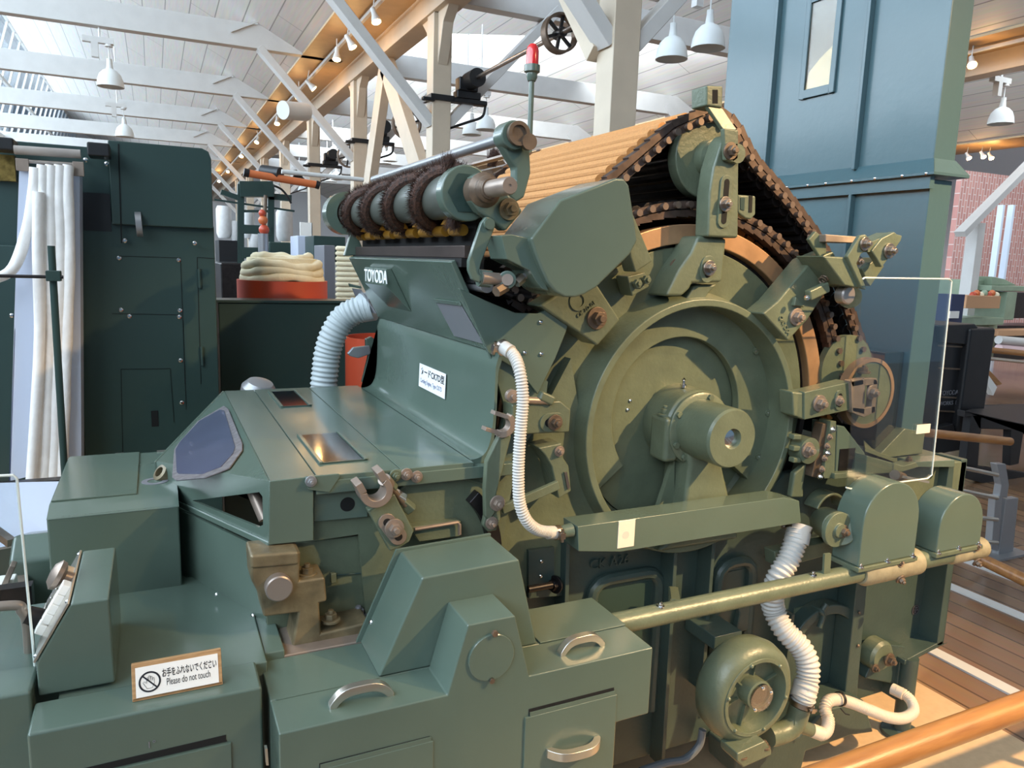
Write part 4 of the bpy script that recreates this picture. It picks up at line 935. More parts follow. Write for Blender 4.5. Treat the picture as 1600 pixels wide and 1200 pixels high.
MB().lathe((WX-.035, 1.50, WZ+.05), (0, 1, 0), [(.10, 0), (.10, .02), (.088, .02), (.088, .01), (0, .01)], 64).build('tension_wheel', CAST, M_)
bolt(fko, at(1350, 582, y=1.41), .011, (0, 0, 1), RUST)
# pivot boss with bolts, knife strips
pb = MB().lathe(at(1260, 703, y=1.43), (0, -1, 0), [(.036, -.03), (.036, .012), (.03, .014)], 40).build('pivot_boss', CAST, M_); bolt(pb, at(1262, 703, y=1.415), .014, mt=PINKB)
MB().pp([(1242, 740), (1262, 722), (1256, 760), (1256, 778), (1236, 778)], 1.44, .02).build('pivot_tail', CAST, pb, bevel=.006)
for v in (682, 700, 718): MB().obox(at(1236, v, y=1.43), at(1248, v, y=1.43), .02, .014, (0, 0, 1)).build('pivot_lug', CAST, pb, bevel=.003)
ks = MB().pp([(1286, 662), (1298, 662), (1282, 748), (1268, 745)], 1.42, .03).build('knife_strip', RUST, M_, bevel=.002)
ks2 = MB().pp([(1298, 658), (1307, 658), (1304, 748), (1286, 748)], 1.41, .04).build('knife_backing', CAST, M_, bevel=.002)
for i, (u, v) in enumerate(((1301, 671), (1296, 683), (1292, 697), (1293, 708), (1288, 716), (1284, 733), (1282, 745))): bolt(ks2, at(u, v, y=1.41), .006, mt=CHROME if i in (0, 3, 6) else PINKB)
MB().pp([(1308, 664), (1320, 666), (1352, 708), (1355, 735), (1350, 742), (1305, 742)], 1.42, .09).build('licker_cover', GREEN, M_, bevel=.004)
MB().pp([(1313, 702), (1337, 700), (1330, 737), (1310, 737)], 1.418, .004).build('cover_opening', DARKST, M_)
MB().pp([(1304, 740), (1352, 736), (1352, 744), (1304, 749)], 1.40, .08).build('licker_sill', CAST, M_, bevel=.002)
MB().arcp((at(1290, 800, y=1.47).x, at(1290, 800, y=1.47).z), .062, .054, 10, 160, 1.45, 1.5, 30).build('guard_hoop', CAST, M_, bevel=.003)
mt_ = MB().cyl(at(1312, 826, y=1.28), at(1290, 816, y=1.44), .043, n=40).build('end_motor', CAST, M_, bevel=.003)
MB().lathe(at(1307, 827, y=1.275), (0, -1, 0), [(.046, -.006), (.046, .006), (.018, .008), (.018, .014)], 40).build('motor_cover', CAST, mt_, bevel=.002); bolt(mt_, at(1317, 830, y=1.265), .011, mt=RUST)
# feed table box at right
fx0 = at(1360, 800, y=1.42).x
ft = MB().box(2.0, 2.30, 1.45, 2.4, .80, .925).build('feed_table_box', CAST, M_, bevel=.004)
MB().pp([(1430, 722), (1492, 719), (1492, 730), (1430, 730)], 1.40, .06).build('feed_table_lip', GREEN, ft, bevel=.002)
MB().pp([(1484, 722), (1492, 719), (1480, 850), (1465, 850)], 1.42, .05).build('feed_end_plate', CASTD, ft, bevel=.002)
MB().pp([(1355, 712), (1412, 728), (1432, 722), (1436, 730), (1410, 738), (1352, 742)], 1.38, .04).build('feed_side_rail', CAST, M_, bevel=.003)
bolt(M_, at(1420, 722, y=1.40), .010, (0, 0, 1), RUST)
MB().pp([(1352, 742), (1410, 738), (1412, 800), (1350, 810)], 1.43, .03).build('feed_side_plate', CAST, M_, bevel=.003)
fsl = MB().slab([at(1352, 700, y=1.5), at(1420, 725, y=1.5), at(1440, 722, y=2.3), at(1340, 640, y=2.3)], (0, 0, -.01)).build('feed_slide', CAST, M_)
MB().cyl(at(1398, 742, y=1.36), at(1410, 746, y=1.40), .014).build('drain_valve', RUST, M_); MB().obox(at(1408, 744, y=1.36), at(1450, 753, y=1.34), .01, .006).build('valve_lever', GREYM, M_)
# drop bracket gear at frame foot
fg = at(1385, 1030, y=1.44)
gw = MB().lathe(fg, (0, -1, 0), [(.05, -.06), (.05, -.02), (.042, -.01), (.02, -.008)], 40).build('foot_bearing', CAST, M_); bolt(gw, fg+Vector((.006, -.005, 0)), .014, mt=RUST); bolt(gw, at(1367, 1044, y=1.44), .009, mt=RUST)
MB().pp([(1352, 1060), (1372, 1012), (1380, 1006), (1415, 1010), (1400, 1070)], 1.48, .04).build('foot_bearing_plate', CASTD, M_, bevel=.004)
rivets(M_, [at(1343, 957, y=1.452), at(1341, 1009, y=1.452), at(1196, 869, y=1.51), at(955, 961, y=1.51)], .005, RUST)
# oval badge, T handle
oc = at(1431, 953, y=1.518); MB().lathe((oc.x, 1.519, oc.z), (0, -1, 0), [(.0185, 0), (.0185, .0006), (0, .0007)], 28).build('oval_badge', INK, M_, label='small dark round badge with pale ring')
MB().ring((oc.x, 1.5184, oc.z), (0, -1, 0), .0165, .0155, .0005, 28).build('badge_ring', GREYL, M_)
for k, (s_, dz) in enumerate((('NO', .005), ('S 51-6', -.003), ('JIS', -.011))): text(s_, (oc.x-.010 if k == 1 else oc.x-.005, 1.5182, oc.z+dz), (1, 0, 0), (0, 0, 1), .008, GREYL, 'badge_lettering', M_, extrude=.0002)
th_ = MB().tube(smooth_path([at(1270, 948, y=1.5), at(1282, 955, y=1.47), at(1286, 962, y=1.465), at(1280, 980, y=1.465)]), .008, 10).build('turn_handle', CASTD, M_)
MB().cyl(at(1283, 956, y=1.47), at(1291, 944, y=1.47), .008).build('turn_handle_stub', CASTD, th_)
MB().box(at(1241, 960, y=1.517).x, at(1253, 960, y=1.517).x, 1.516, 1.52, at(1245, 966, y=1.517).z, at(1245, 950, y=1.517).z).build('pale_patch', CAST, M_)
# --- side shaft with bevel gear housings
SY = 1.26
p0 = at(955, 977, y=SY); p1 = at(1345, 900, y=SY); zc = (p0.z+p1.z)/2
q0 = at(968, 972, y=SY); zs = at(1150, 935, y=SY).z
ss = MB().cyl((.845, SY, zs), (at(1345, 900, y=SY).x, SY, zs), .0235, n=32).build('side_shaft_tube', CAST, M_)
bolt(ss, (at(1030, 940, y=SY).x, SY-.005, zs+.022), .006, (0, 0, 1), CHROME); bolt(ss, (at(1268, 895, y=SY).x, SY-.005, zs+.022), .006, (0, 0, 1), CHROME)
for (u0, u1, cvx, vtop, rr) in ((1345, 1430, (1343, 1430), 756, .036), (1478, 1530, (1462, 1530), 774, .03)):
    xa, xb = at(u0, 895, y=SY).x, at(u1, 880, y=SY).x
    hs = MB().lathe((xa, SY, zs), (1, 0, 0), [(rr*.8, -.01), (rr, .004), (rr, xb-xa-.004), (rr*.8, xb-xa)], 40).build('bevel_gear_housing', mat('grimy_green', (140, 132, 108), .45, noise=.2, scale=30, bump=.4), M_)
    xc = (xa+xb)/2-.003; zt = at((cvx[0]+cvx[1])/2, vtop, y=SY-.03).z; xl, xr_ = at(cvx[0], 870, y=SY-.03).x, at(cvx[1], 860, y=SY-.03).x
    w2 = (xr_-xl)/2; xm = (xl+xr_)/2; zb_ = zs+rr*.9
    P = [(xl, zb_)]+[(xm-w2*math.cos(R(t)), zt-w2+w2*math.sin(R(t))) for t in range(0, 181, 12)]+[(xr_, zb_)]
    gc = MB().prism(P, SY-.03, SY+.055).build('arched_gear_cover', GREEN, M_, bevel=.004)
    MB().box(xl-.006, xr_+.006, SY-.036, SY+.06, zb_-.012, zb_).build('cover_flange', CAST, gc, bevel=.002)
    for x in (xl+.008, xm, xr_-.008): bolt(gc, (x, SY-.03, zb_), .0055, (0, 0, 1), CHROME)
    bolt(hs, ((xa+xb)/2, SY-.03, zs+.02), .007, (0, -1, .6), RUST); bolt(hs, ((xa+xb)/2+.01, SY-.03, zs-.025), .009, (0, -1, -.5), RUST)
MB().cyl((at(1430, 880, y=SY).x, SY, zs), (at(1478, 875, y=SY).x, SY, zs), .026, n=32).build('shaft_sleeve', CAST, M_)
for u, v0, v1 in ((1033, 905, 945), (1163, 975, 930), (1292, 868, 905)):
    a = at(u, v0, y=1.26)
MB().obox(at(1053, 918, y=1.42), at(1056, 938, y=1.3), .02, .004).build('shaft_hanger', CAST, M_); MB().pp([(1289, 866), (1299, 865), (1297, 900), (1287, 902)], 1.25, .006).build('shaft_hanger', CAST, M_)
MB().pp([(1047, 918), (1058, 918), (1058, 941), (1047, 942)], 1.44, .006).build('hanger_tab', CAST, M_); bolt(M_, at(1053, 926, y=1.438), .007, mt=CAST)
MB().pp([(1210, 862), (1340, 838), (1345, 852), (1300, 866), (1250, 880), (1212, 885)], 1.40, .04).build('lower_right_beam', CAST, M_, bevel=.003)
MB().pp([(1150, 935), (1170, 930), (1176, 960), (1170, 985), (1150, 990), (1156, 960)], 1.50, .02).build('curved_web', CASTD, M_, bevel=.005)
MB().box(at(1110, 978, y=1.4).x, at(1152, 978, y=1.4).x, 1.38, 1.5, at(1130, 1005, y=1.4).z, at(1130, 985, y=1.4).z).build('side_box', CASTD, M_, bevel=.003)
# fan bracket, machine lower beam
MB().pp([(1150, 1180), (1250, 1150), (1290, 1110), (1352, 1095), (1358, 1120), (1366, 1145), (1330, 1150), (1260, 1175), (1250, 1215), (1150, 1215)], 1.40, .12).build('lower_bracket', CASTD, M_, bevel=.008)
# --- foot post with disc standing on the mat
fpx, fpy = at(1407, 1146, z=.012).x, at(1407, 1146, z=.012).y
MB().lathe((fpx, fpy, .012), (0, 0, 1), [(.062, 0), (.060, .012), (.03, .018), (.0265, .022), (.0265, .27)], 40).build('support_foot', CASTD, M_)
# ================================================================ DRIVE CABINET (front right)
CT = .765
dcx = thing('drive_cabinet', (.5, 1.25, 0), 'grey-green drive cabinet with two humps, a round cover and three bow handles', 'cabinet')
Yc = 1.10
def X(u, v, Y=Yc): return at(u, v, y=Y).x
def Z(u, v, Y=Yc): return at(u, v, y=Y).z
xl, xr_ = X(435.6, 1151), X(1020.6, 1009.6)
yb_ = at(405.6, 1033.8, z=CT).y
YH = at(591, 1059, z=CT).y
xd = X(963, 1129)
zu = Z(1014, 1115)
body = MB()
hl, hr_ = X(699, 1088.8), X(827.5, 1057.5)
body.prism([(xl, .02), (xl, CT), (hl, CT), (X(731, 977), Z(731, 977)), (X(805.5, 962), Z(805.5, 962)), (hr_, CT), (xr_, CT), (xr_, zu), (xd, zu), (xd, .02)], Yc, YH)
bd = body.build('cabinet_body', GREEN, dcx, bevel=.003)
rear = MB(); rear.prism([(xl, .02), (xl, CT), (xr_, CT), (xr_, zu), (xd, zu), (xd, .02)], YH-.0005, yb_); rear.build('rear_body', GREEN, dcx, bevel=.003)
# lid seams
MB().box(xl+.01, X(591, 1059, YH), YH-.004, YH+.0, CT-.002, CT+.0015).build('lid_edge', GREEN, dcx)
MB().box(at(841, 1003, z=CT).x, xr_-.0, YH-.002, yb_, CT, CT+.003).build('rear_lid', GREEN, dcx, bevel=.001)
th2 = MB(); th2.prism([(X(591, 1059, YH), CT), (X(660, 903, YH), Z(660, 903, YH)), (X(811.5, 874, YH), Z(811.5, 874, YH)), (X(839, 1004, YH), CT)], YH, yb_)
th2.build('tall_hump', GREEN, dcx, bevel=.004)
fl0 = (X(591, 1059, YH), CT); fl1 = (X(660, 903, YH), Z(660, 903, YH)); fl2 = (X(811.5, 874, YH), Z(811.5, 874, YH))
MB().prism([(fl0[0]-.008, fl0[1]), (fl1[0]-.008, fl1[1]+.004), (fl2[0], fl2[1]+.004), (fl2[0], fl2[1]-.02), (fl0[0]+.02, fl0[1])], yb_-.0, yb_+.006).build('hump_back_flange', GREEN, dcx, bevel=.001)
rivets(dcx, [at(580, 972, y=yb_-.012)], .005, d=(-1, -.3, .3)); rivets(dcx, [at(703, 844, z=.892)], .005, d=(0, 0, 1))
cc_ = at(767, 1026, y=Yc)
rcv = MB().lathe(cc_, (0, -1, 0), [(.0432, 0), (.0432, .0035), (.042, .0045), (0, .0046)], 64).build('round_cover', GREEN, dcx)
bolt(rcv, at(771.5, 988, y=Yc-.004), .0062, mt=RUST, washer=False, stud=False); bolt(rcv, at(767, 1062, y=Yc-.004), .0055, mt=STEEL, washer=False, stud=False)
arch_handle(dcx, at(514, 1105, z=CT), at(614, 1083, z=CT), (0, 0, 1), .026, .016, .010)
arch_handle(dcx, at(873, 1023, z=CT+.0), at(942, 1006, z=CT), (0, 0, 1), .026, .016, .010)
def recess_door(u0, v0, u1, v1, ud0, vd0, ud1, vd1, name):
    # dark finger gap above a slightly raised door leaf
    MB().prism(T([(u0, v0), (u1, v1), (u1, v1+14), (u0, v0+16)], Yc), Yc-.001, Yc+.001).build('finger_gap', VOID, dcx)
    a, b_ = at(ud0, vd0, y=Yc-.004), at(ud1, vd1, y=Yc-.004)
    o = MB().box(a.x, b_.x, Yc-.004, Yc+.001, .12, (a.z+b_.z)/2).build(name, GREEN, dcx, bevel=.0012)
    g = at(u0, v0, y=Yc); MB().prism([(at(u0+1, v0+10, y=Yc).x, (a.z+b_.z)/2-.001), (b_.x-.004, (a.z+b_.z)/2-.001), (b_.x-.004, (a.z+b_.z)/2+.008), (at(u0+1, v0+10, y=Yc).x, (a.z+b_.z)/2+.008)], Yc-.003, Yc-.001).build('door_lip', GREEN, o)
    return o
dl_ = recess_door(499, 1193, 671, 1150, 497, 1201, 677.5, 1161, 'door')
dr_ = recess_door(826, 1108, 959, 1074, 821, 1123, 964.4, 1085, 'door')
arch_handle(dr_, at(853, 1176, y=Yc-.004), at(936, 1155, y=Yc-.004), (0, -1, 0), .026, .017, .010)
MB().pp([(414, 1170), (418, 1170), (420, 1196), (416, 1196)], Yc+.02, .01).build('side_latch', ALU, dcx)
# ================================================================ CONTROL CONSOLE (front left)
cs = thing('control_console', (-.05, 1.4, 0), 'grey-green cabinet with a sloping push-button desk, left of the drive cabinet', 'cabinet')
Yl = 1.20; LT = .791
x0, x1 = X(41, 1151, Yl), X(409.5, 1072, Yl)
MB().prism([(x0, .02), (x0, LT), (x1, LT), (x1, .02)], Yl, 1.29).build('cabinet_body', GREEN, cs, bevel=.005)
MB().box(x0+.03, x1+.02, 1.29, 1.72, .02, LT-.006).build('platform', GREEN, cs, bevel=.003)
bk = at(442, 992, z=LT).x
MB().box(x1+.02, .19, 1.33, 1.74, .3, LT-.012).build('platform_extension', GREEN, cs, bevel=.003)
MB().prism(T([(128, 1201), (353, 1148), (353, 1155), (355, 1158), (130, 1210)], Yl), Yl-.001, Yl+.001).build('finger_gap', VOID, cs)
a = at(361, 1159, y=Yl); MB().box(x0+.05, a.x, Yl-.004, Yl+.001, .1, a.z).build('door', GREEN, cs, bevel=.001)
text('1°', at(229, 1170, y=Yl-.001), (1, 0, .02), (0, 0, 1), .016, GREYL, 'scratched_mark', cs, extrude=.0002)
# desk: sloping button box
ky = at(115, 1079, z=LT).y
q = T([(56, 1037), (110, 943.5), (171, 935), (174, 1068), (57, 1090)], ky)
zt_ = (q[1][1]+q[2][1])/2
P = [(q[0][0], q[0][1]), (q[1][0], zt_), (q[2][0], zt_), (q[2][0]+.002, LT), (q[0][0], LT)]
ybk = at(131, 860, z=zt_).y
dk = MB().prism(P, ky, ybk).build('button_desk', GREEN, cs, bevel=.004)
A = Vector((P[1][0], ky, P[1][1])); B = Vector((P[0][0], ky, P[0][1])); sl = (B-A); nrm = Vector((sl.z, 0, -sl.x)).normalized()
if nrm.x > 0: nrm = -nrm
MB().slab([A+nrm*.001, B+nrm*.001, B+nrm*.001+Vector((0, ybk-ky, 0)), A+nrm*.001+Vector((0, ybk-ky, 0))], nrm*.004).build('button_plate', ALU, dk, bevel=.001)
def desk(s, t): return A+Vector((0, (ybk-ky)*s, 0))+sl*t+nrm*.004
for i, t in enumerate((.12, .29, .46, .63, .82)):
    for s in (.35, .62):
        c = desk(s, t); MB().slab([c+sl.normalized()*a_+Vector((0, b_, 0)) for a_, b_ in ((-.009, -.012), (.009, -.012), (.009, .012), (-.009, .012))], nrm*.014).build('push_button', PAPER if s < .5 else ALU, dk, bevel=.002)
c = desk(.5, .1); MB().lathe(c, nrm, [(.012, 0), (.012, .012), (.024, .018), (.026, .026), (.016, .034), (0, .036)], 28).build('mushroom_button', PINKB, dk, label='pinkish mushroom push button')
c = desk(.5, .86); MB().lathe(c, nrm, [(.008, 0), (.008, .012), (.018, .013), (.016, .034), (0, .035)], 24).build('selector_knob', DARKST, dk)
rivets(dk, [desk(.06, .04), desk(.06, .96), desk(.94, .04), desk(.94, .96)], .004, d=nrm)
# ================================================================ DELIVERY HOUSING (block behind)
dh = thing('delivery_housing', (-.1, 2.0, 0), 'square grey-green delivery housing with a flat lid, behind the button desk', 'cabinet')
YB = at(230, 918, z=LT).y
x0, x1 = X(72.5, 812, YB), X(280, 800, YB); zt_ = Z(160, 802, YB)
MB().box(x0, x1, YB, YB+.44, .05, zt_-.0).build('housing_body', GREEN, dh, bevel=.004)
MB().prismx([(YB-.001, zt_-.002), (YB+.05, zt_+.012), (YB+.44, zt_+.012), (YB+.44, zt_-.002)], x0, x1).build('housing_shoulder', GREEN, dh)
MB().box(x0+.002, at(214, 785, z=zt_).x, YB+.07, YB+.44, zt_+.012, zt_+.016).build('lid', GREEN, dh, bevel=.001)
MB().lathe(at(242, 752, z=zt_+.012), (0, 0, 1), [(.028, 0), (.028, .001), (.016, .001), (.016, 0)], 32, close=True).build('lid_ring_mark', GREYL, dh)
for u, v in ((186, 722), (252, 714)): MB().box(at(u, v, z=zt_).x-.01, at(u, v, z=zt_).x+.01, YB+.43, YB+.45, zt_, zt_+.014).build('lid_hinge', ALU, dh)
# left low box with loop handle on it
lo = thing('low_cover', (-.35, 1.3, 0), 'low grey cover left of the button desk carrying a curved bar', 'cover')
x1 = X(54, 1085, 1.28); MB().box(x1-.5, x1-.004, 1.28, 1.62, .02, at(20, 1085, y=1.28).z).build('cover_body', GREEN, lo, bevel=.006)
zz = at(20, 1085, y=1.28).z
lp = at(46, 1018, z=zz)
MB().tube(smooth_path([(lp.x, lp.y, zz-.01), (lp.x, lp.y, zz+.05), (lp.x-.006, lp.y, zz+.075), (lp.x-.025, lp.y, zz+.088), (lp.x-.16, lp.y, zz+.09)]), .0085, 14).build('curved_bar', PINKB, lo)
cb = thing('coiler_base', (-.3, 1.9, 0), 'open coiler machine with dark cavity at the left edge of the photo', 'machine')
g = MB(); g.box(-.62, X(75, 950, 1.95), 1.75, 1.78, .3, .80); g.build('inner_wall', DARKST, cb)
bxo_ = at(20, 870, y=2.05)
MB().prismx([(2.02, .55), (2.02, at(40, 875, y=2.02).z), (2.1, at(40, 835, y=2.1).z), (2.3, at(40, 832, y=2.3).z), (2.3, .55)], at(12, 880, y=2.02).x, x0).build('coiler_head', GREEN, cb, bevel=.012)
sw = at(66, 853, y=2.12); MB().tube(smooth_path([sw+Vector((-.05, 0, -.04)), sw+Vector((-.03, 0, .0)), sw+Vector((.03, 0, .016)), sw+Vector((.12, 0, .02))]), .018, 14).build('sliver_band', COTTON, cb)
MB().obox(at(-4, 940, y=1.9), at(22, 880, y=1.9), .03, .012).build('hook_lever', PINKB, cb, bevel=.003)
MB().box(at(-10, 980, y=1.85).x, at(20, 980, y=1.85).x, 1.84, 1.95, at(0, 985, y=1.85).z, at(0, 925, y=1.85).z).build('guide_block', PAPER, cb, bevel=.003)
MB().box(-.66, at(40, 900, y=2.0).x+.0, 1.95, 2.02, .45, at(20, 905, y=2.0).z).build('side_plate', PINKB, cb)
MB().obox(at(-20, 820, y=2.3), at(18, 848, y=2.2), .02, .02).build('steel_rod', STEEL, cb)
tp = MB().slab([at(-25, 755, y=2.62), at(93, 752, y=2.62), at(80, 840, y=2.35), at(-25, 860, y=2.3)], (0, .01, -.01)).build('guard_sheet', SHEET, cb)
MB().box(-.75, at(95, 755, y=2.64).x, 2.62, 2.66, at(60, 765, y=2.64).z, at(60, 750, y=2.64).z).build('sheet_edge', DARKST, cb)
# ================================================================ SIGNS
def sign():
    sz = LT+.001; a = at(207, 1097, z=sz); b_ = at(348, 1069, z=sz)
    ux = (b_-a); ux.z = 0; w = ux.length; ux.normalize()
    back = Vector((-ux.y, ux.x, 0)); up = (Vector((0, 0, 1))*.95+back*.3).normalized()
    h = .0575
    t = thing('notice_stand', tuple((a+b_)/2), 'wooden-framed white notice asking visitors not to touch, on the console ledge', 'sign')
    n = ux.cross(up)    # towards the camera
    MB().slab([a, a+ux*w, a+ux*w+up*h, a+up*h], -n*.012).build('wood_block', SIGNW, t, bevel=.001)
    MB().slab([a+n*0, a+ux*w, a+ux*w-n*.04, a-n*.04], up*.004).build('wood_foot', SIGNW, t)
    m_ = .0055; o = a+ux*m_+up*m_*.8+n*.0003; W = w-2*m_; H = h-m_*2.0
    MB().slab([o, o+ux*W, o+ux*W+up*H, o+up*H], n*.0006).build('notice_face', PAPER, t)
    o2 = o+n*.0009
    text('お手をふれないでください', o2+ux*W*.31+up*H*.56, ux, up, .0145, INK, 'japanese_lettering', t, extrude=.0001, bold=.016, sx=W*.655/(11.7*.0145))
    text('Please do not touch', o2+ux*W*.36+up*H*.25, ux, up, .0155, INK, 'english_lettering', t, extrude=.0001, bold=.0, sx=W*.56/(8.4*.0155))
    c = o2+ux*W*.165+up*H*.47; r = .0162
    pict = MB(); k = 36
    ring_ = lambda R1: [c+ux*math.cos(2*math.pi*i/k)*R1+up*math.sin(2*math.pi*i/k)*R1 for i in range(k)]
    A_, B_ = ring_(r), ring_(r*.83)
    for i in range(k): pict.slab([A_[i], A_[(i+1) % k], B_[(i+1) % k], B_[i]], n*.0002)
    pict.slab([c+(ux*-.70+up*.62)*r*.98, c+(ux*-.60+up*.72)*r*.98, c+(ux*.70-up*.60)*r*.98, c+(ux*.60-up*.70)*r*.98], n*.0003)
    pict.build('prohibition_ring', INK, t)
    L = lambda pts: [c+ux*x*r+up*y*r for x, y in pts]
    hand = [(-.25, -.62), (-.62, .0), (-.5, .1), (-.3, -.1), (-.28, .42), (-.15, .45), (-.13, .1), (-.1, .58), (.04, .6), (.05, .12), (.1, .52), (.22, .5), (.22, .08), (.28, .36), (.39, .34), (.4, -.2), (.2, -.6), (-.25, -.62)]
    MB().tube([p+n*.0002 for p in L(hand)], .00028, 5).build('hand_outline', INK, t)
sign()
def ck_label():
    # label stuck to the concave cover: solve the surface on the cover's own profile
    X0 = at(668, 590, x=.49)
    def on_cover(u, v):
        best = None
        for (xa, za), (xb, zb) in zip(cur, cur[1:]):
            pa = Vector((xa, 0, za)); pb = Vector((xb, 0, zb)); n = Vector((-(zb-za), 0, xb-xa)).normalized()
            d = at(u, v, y=1)-CAM; den = d.dot(n)
            if abs(den) < 1e-6: continue
            t = (pa-CAM).dot(n)/den; p = CAM+d*t; s = ((p.x-xa)*(xb-xa)+(p.z-za)*(zb-za))/((xb-xa)**2+(zb-za)**2)
            if -.01 <= s <= 1.01 and t > 0 and (best is None): best = p
        return best
    c = [on_cover(*q) for q in ((658, 566), (699, 583), (695, 622), (654.5, 602))]
    if any(p is None for p in c): print('LABEL MISS', c); return
    tl, tr, br, bl = c
    ux = Vector((0, -1, 0)); up = ((tl-bl)+(tr-br)); up.y = 0; up.normalize(); n = ux.cross(up)
    w = abs(tr.y-tl.y); h = ((tl-bl).length+(tr-br).length)/2*.96
    bl = Vector((bl.x, tl.y, bl.z))+n*.004
    t = thing('machine_label', tuple(bl), 'white label with black Japanese lettering on the concave front cover', 'label')
    MB().slab([bl, bl+ux*w, bl+ux*w+up*h, bl+up*h], -n*.001).build('label_plate', WHITE, t)
    text('カードCK7D型', bl+ux*w*.06+up*h*.58+n*.0003, ux, up, h*.36, INK, 'japanese_lettering', t, extrude=.0001, bold=.02, sx=w*.88/(6.4*h*.36))
    text('Carding Engine, Type CK7D', bl+ux*w*.06+up*h*.22+n*.0003, ux, up, h*.26, INKB, 'english_lettering', t, extrude=.0001, bold=.0, sx=w*.88/(12.2*h*.26))
ck_label()
# ================================================================ HOSES AND FAN
hs = thing('suction_hose', (.8, 1.35, .85), 'thin white ribbed hose looping down beside the round housing', 'hose')
P = [at(u, v, y=y) for u, v, y in ((790, 545, 1.40), (803, 556, 1.37), (812, 580, 1.34), (817, 620, 1.33), (814, 665, 1.33), (811, 710, 1.33), (810, 750, 1.33), (812, 785, 1.33), (822, 812, 1.33), (838, 827, 1.34), (858, 832, 1.36))]
hose('ribbed_hose', P, .0132, .0062, HOSEW, hs, .2)
clamp(hs, at(786, 543, y=1.405), P[1]-P[0], .0145); clamp(hs, at(871, 832, y=1.365), (1, 0, 0), .0145)
MB().cyl(at(856, 832, y=1.36), at(868, 832, y=1.365), .0145).build('hose_cuff', HOSEW, hs)
MB().cyl(at(798, 550, y=1.38), at(787, 543, y=1.40), .0148).build('hose_cuff', HOSEW, hs)
gh = thing('suction_hose', (at(520, 540, y=2.45).x, 2.45, 1.2), 'thick grey ribbed hose curving down behind the hood', 'hose')
P = [at(u, v, y=y) for u, v, y in ((580, 478, 2.42), (560, 484, 2.44), (538, 496, 2.46), (522, 520, 2.47), (512, 550, 2.48), (508, 580, 2.48), (505, 615, 2.48), (504, 680, 2.48))]
hose('ribbed_hose', P, .045, .016, HOSEG, gh, .12, 28)
MB().cyl(at(566, 481, y=2.44), at(584, 478, y=2.42), .048).build('hose_cuff', HOSEG, gh)
bh = thing('suction_hose', (1.45, 1.3, .6), 'thick white ribbed hose snaking from the suction bar down to the fan', 'hose')
P = [at(u, v, y=y) for u, v, y in ((1248, 822, 1.38), (1243, 845, 1.37), (1232, 875, 1.36), (1217, 900, 1.36), (1207, 930, 1.37), (1210, 955, 1.37), (1226, 985, 1.34), (1250, 1010, 1.31), (1262, 1035, 1.29), (1262, 1060, 1.28), (1258, 1082, 1.27), (1253, 1100, 1.27))]
hose('ribbed_hose', P, .0305, .012, HOSEW, bh, .17, 26)
MB().cyl(at(1250, 820, y=1.38), at(1244, 848, y=1.37), .032).build('hose_cuff', HOSEW, bh); MB().cyl(at(1260, 1068, y=1.28), at(1253, 1092, y=1.27), .031).build('hose_cuff', HOSEW, bh)
clamp(bh, at(1248, 827, y=1.38), P[1]-P[0], .032); clamp(bh, at(1252, 1098, y=1.27), P[-1]-P[-2], .030)
sh_ = thing('suction_hose', (1.6, 1.3, .3), 'narrow beige ribbed hose looping from the fan around the support post', 'hose')
P = [at(u, v, y=y) for u, v, y in ((1270, 1142, 1.27), (1283, 1147, 1.26), (1292, 1140, 1.27), (1294, 1124, 1.29), (1289, 1108, 1.31), (1294, 1096, 1.32), (1308, 1093, 1.33), (1330, 1098, 1.33), (1360, 1110, 1.32), (1390, 1121, 1.32), (1412, 1122, 1.33), (1427, 1112, 1.35), (1424, 1096, 1.38), (1412, 1084, 1.41), (1398, 1078, 1.43))]
hose('ribbed_hose', P, .0168, .0068, HOSET, sh_, .18, 18)
MB().cyl(at(1268, 1141, y=1.27), at(1284, 1147, y=1.26), .018).build('hose_cuff', HOSET, sh_); MB().cyl(at(1412, 1085, y=1.405), at(1394, 1076, y=1.44), .018).build('hose_cuff', HOSET, sh_)
tz = at(1309, 1091, y=1.33); MB().ring(tz+Vector((0, -.004, 0)), (1, 0, -.1), .02, .0175, .008, 28).build('cable_tie', BLACK, sh_); MB().tube([tz+Vector((-.01, -.02, -.016)), tz+Vector((.0, -.03, -.03)), tz+Vector((.01, -.035, -.032))], .002, 6).build('tie_tail', BLACK, sh_)
fan = thing('suction_fan', (1.28, 1.3, .3), 'round cast suction fan with a spoked front plate at the foot of the machine', 'fan')
FY = 1.22; fc_ = at(1183, 1090, y=FY)
FR = .124
MB().lathe((fc_.x, FY, fc_.z), (0, 1, 0), [(FR*.70, .04), (FR*.72, .004), (FR*.78, .0), (FR*.88, .002), (FR*1.0, .018), (FR*1.045, .045), (FR*1.0, .075), (FR*.88, .092), (0, .094)], 72).build('fan_casing', CAST, fan, ang=50)
pf_ = MB().lathe((fc_.x, FY+.036, fc_.z), (0, -1, 0), [(FR*.71, 0), (FR*.71, .001), (.03, .004), (0, .004)], 64).build('front_plate', CAST, fan)
MB().lathe((fc_.x, FY+.002, fc_.z), (0, -1, 0), [(FR*.80, 0), (FR*.80, .004), (FR*.72, .004), (FR*.72, -.004)], 64, close=True).build('plate_rim', CAST, fan, bevel=.001)
for k in range(6): 
    a = R(60*k+18); d = Vector((math.cos(a), 0, math.sin(a))); c = Vector((fc_.x, FY+.029, fc_.z))
    MB().obox(c+d*.035, c+d*FR*.72, .004, .008, (0, 1, 0)).build('plate_rib', CAST, pf_)
for k in range(6): a = R(60*k+48); rivets(fan, [(fc_.x+math.cos(a)*FR*.75, FY-.003, fc_.z+math.sin(a)*FR*.75)], .005, CAST)
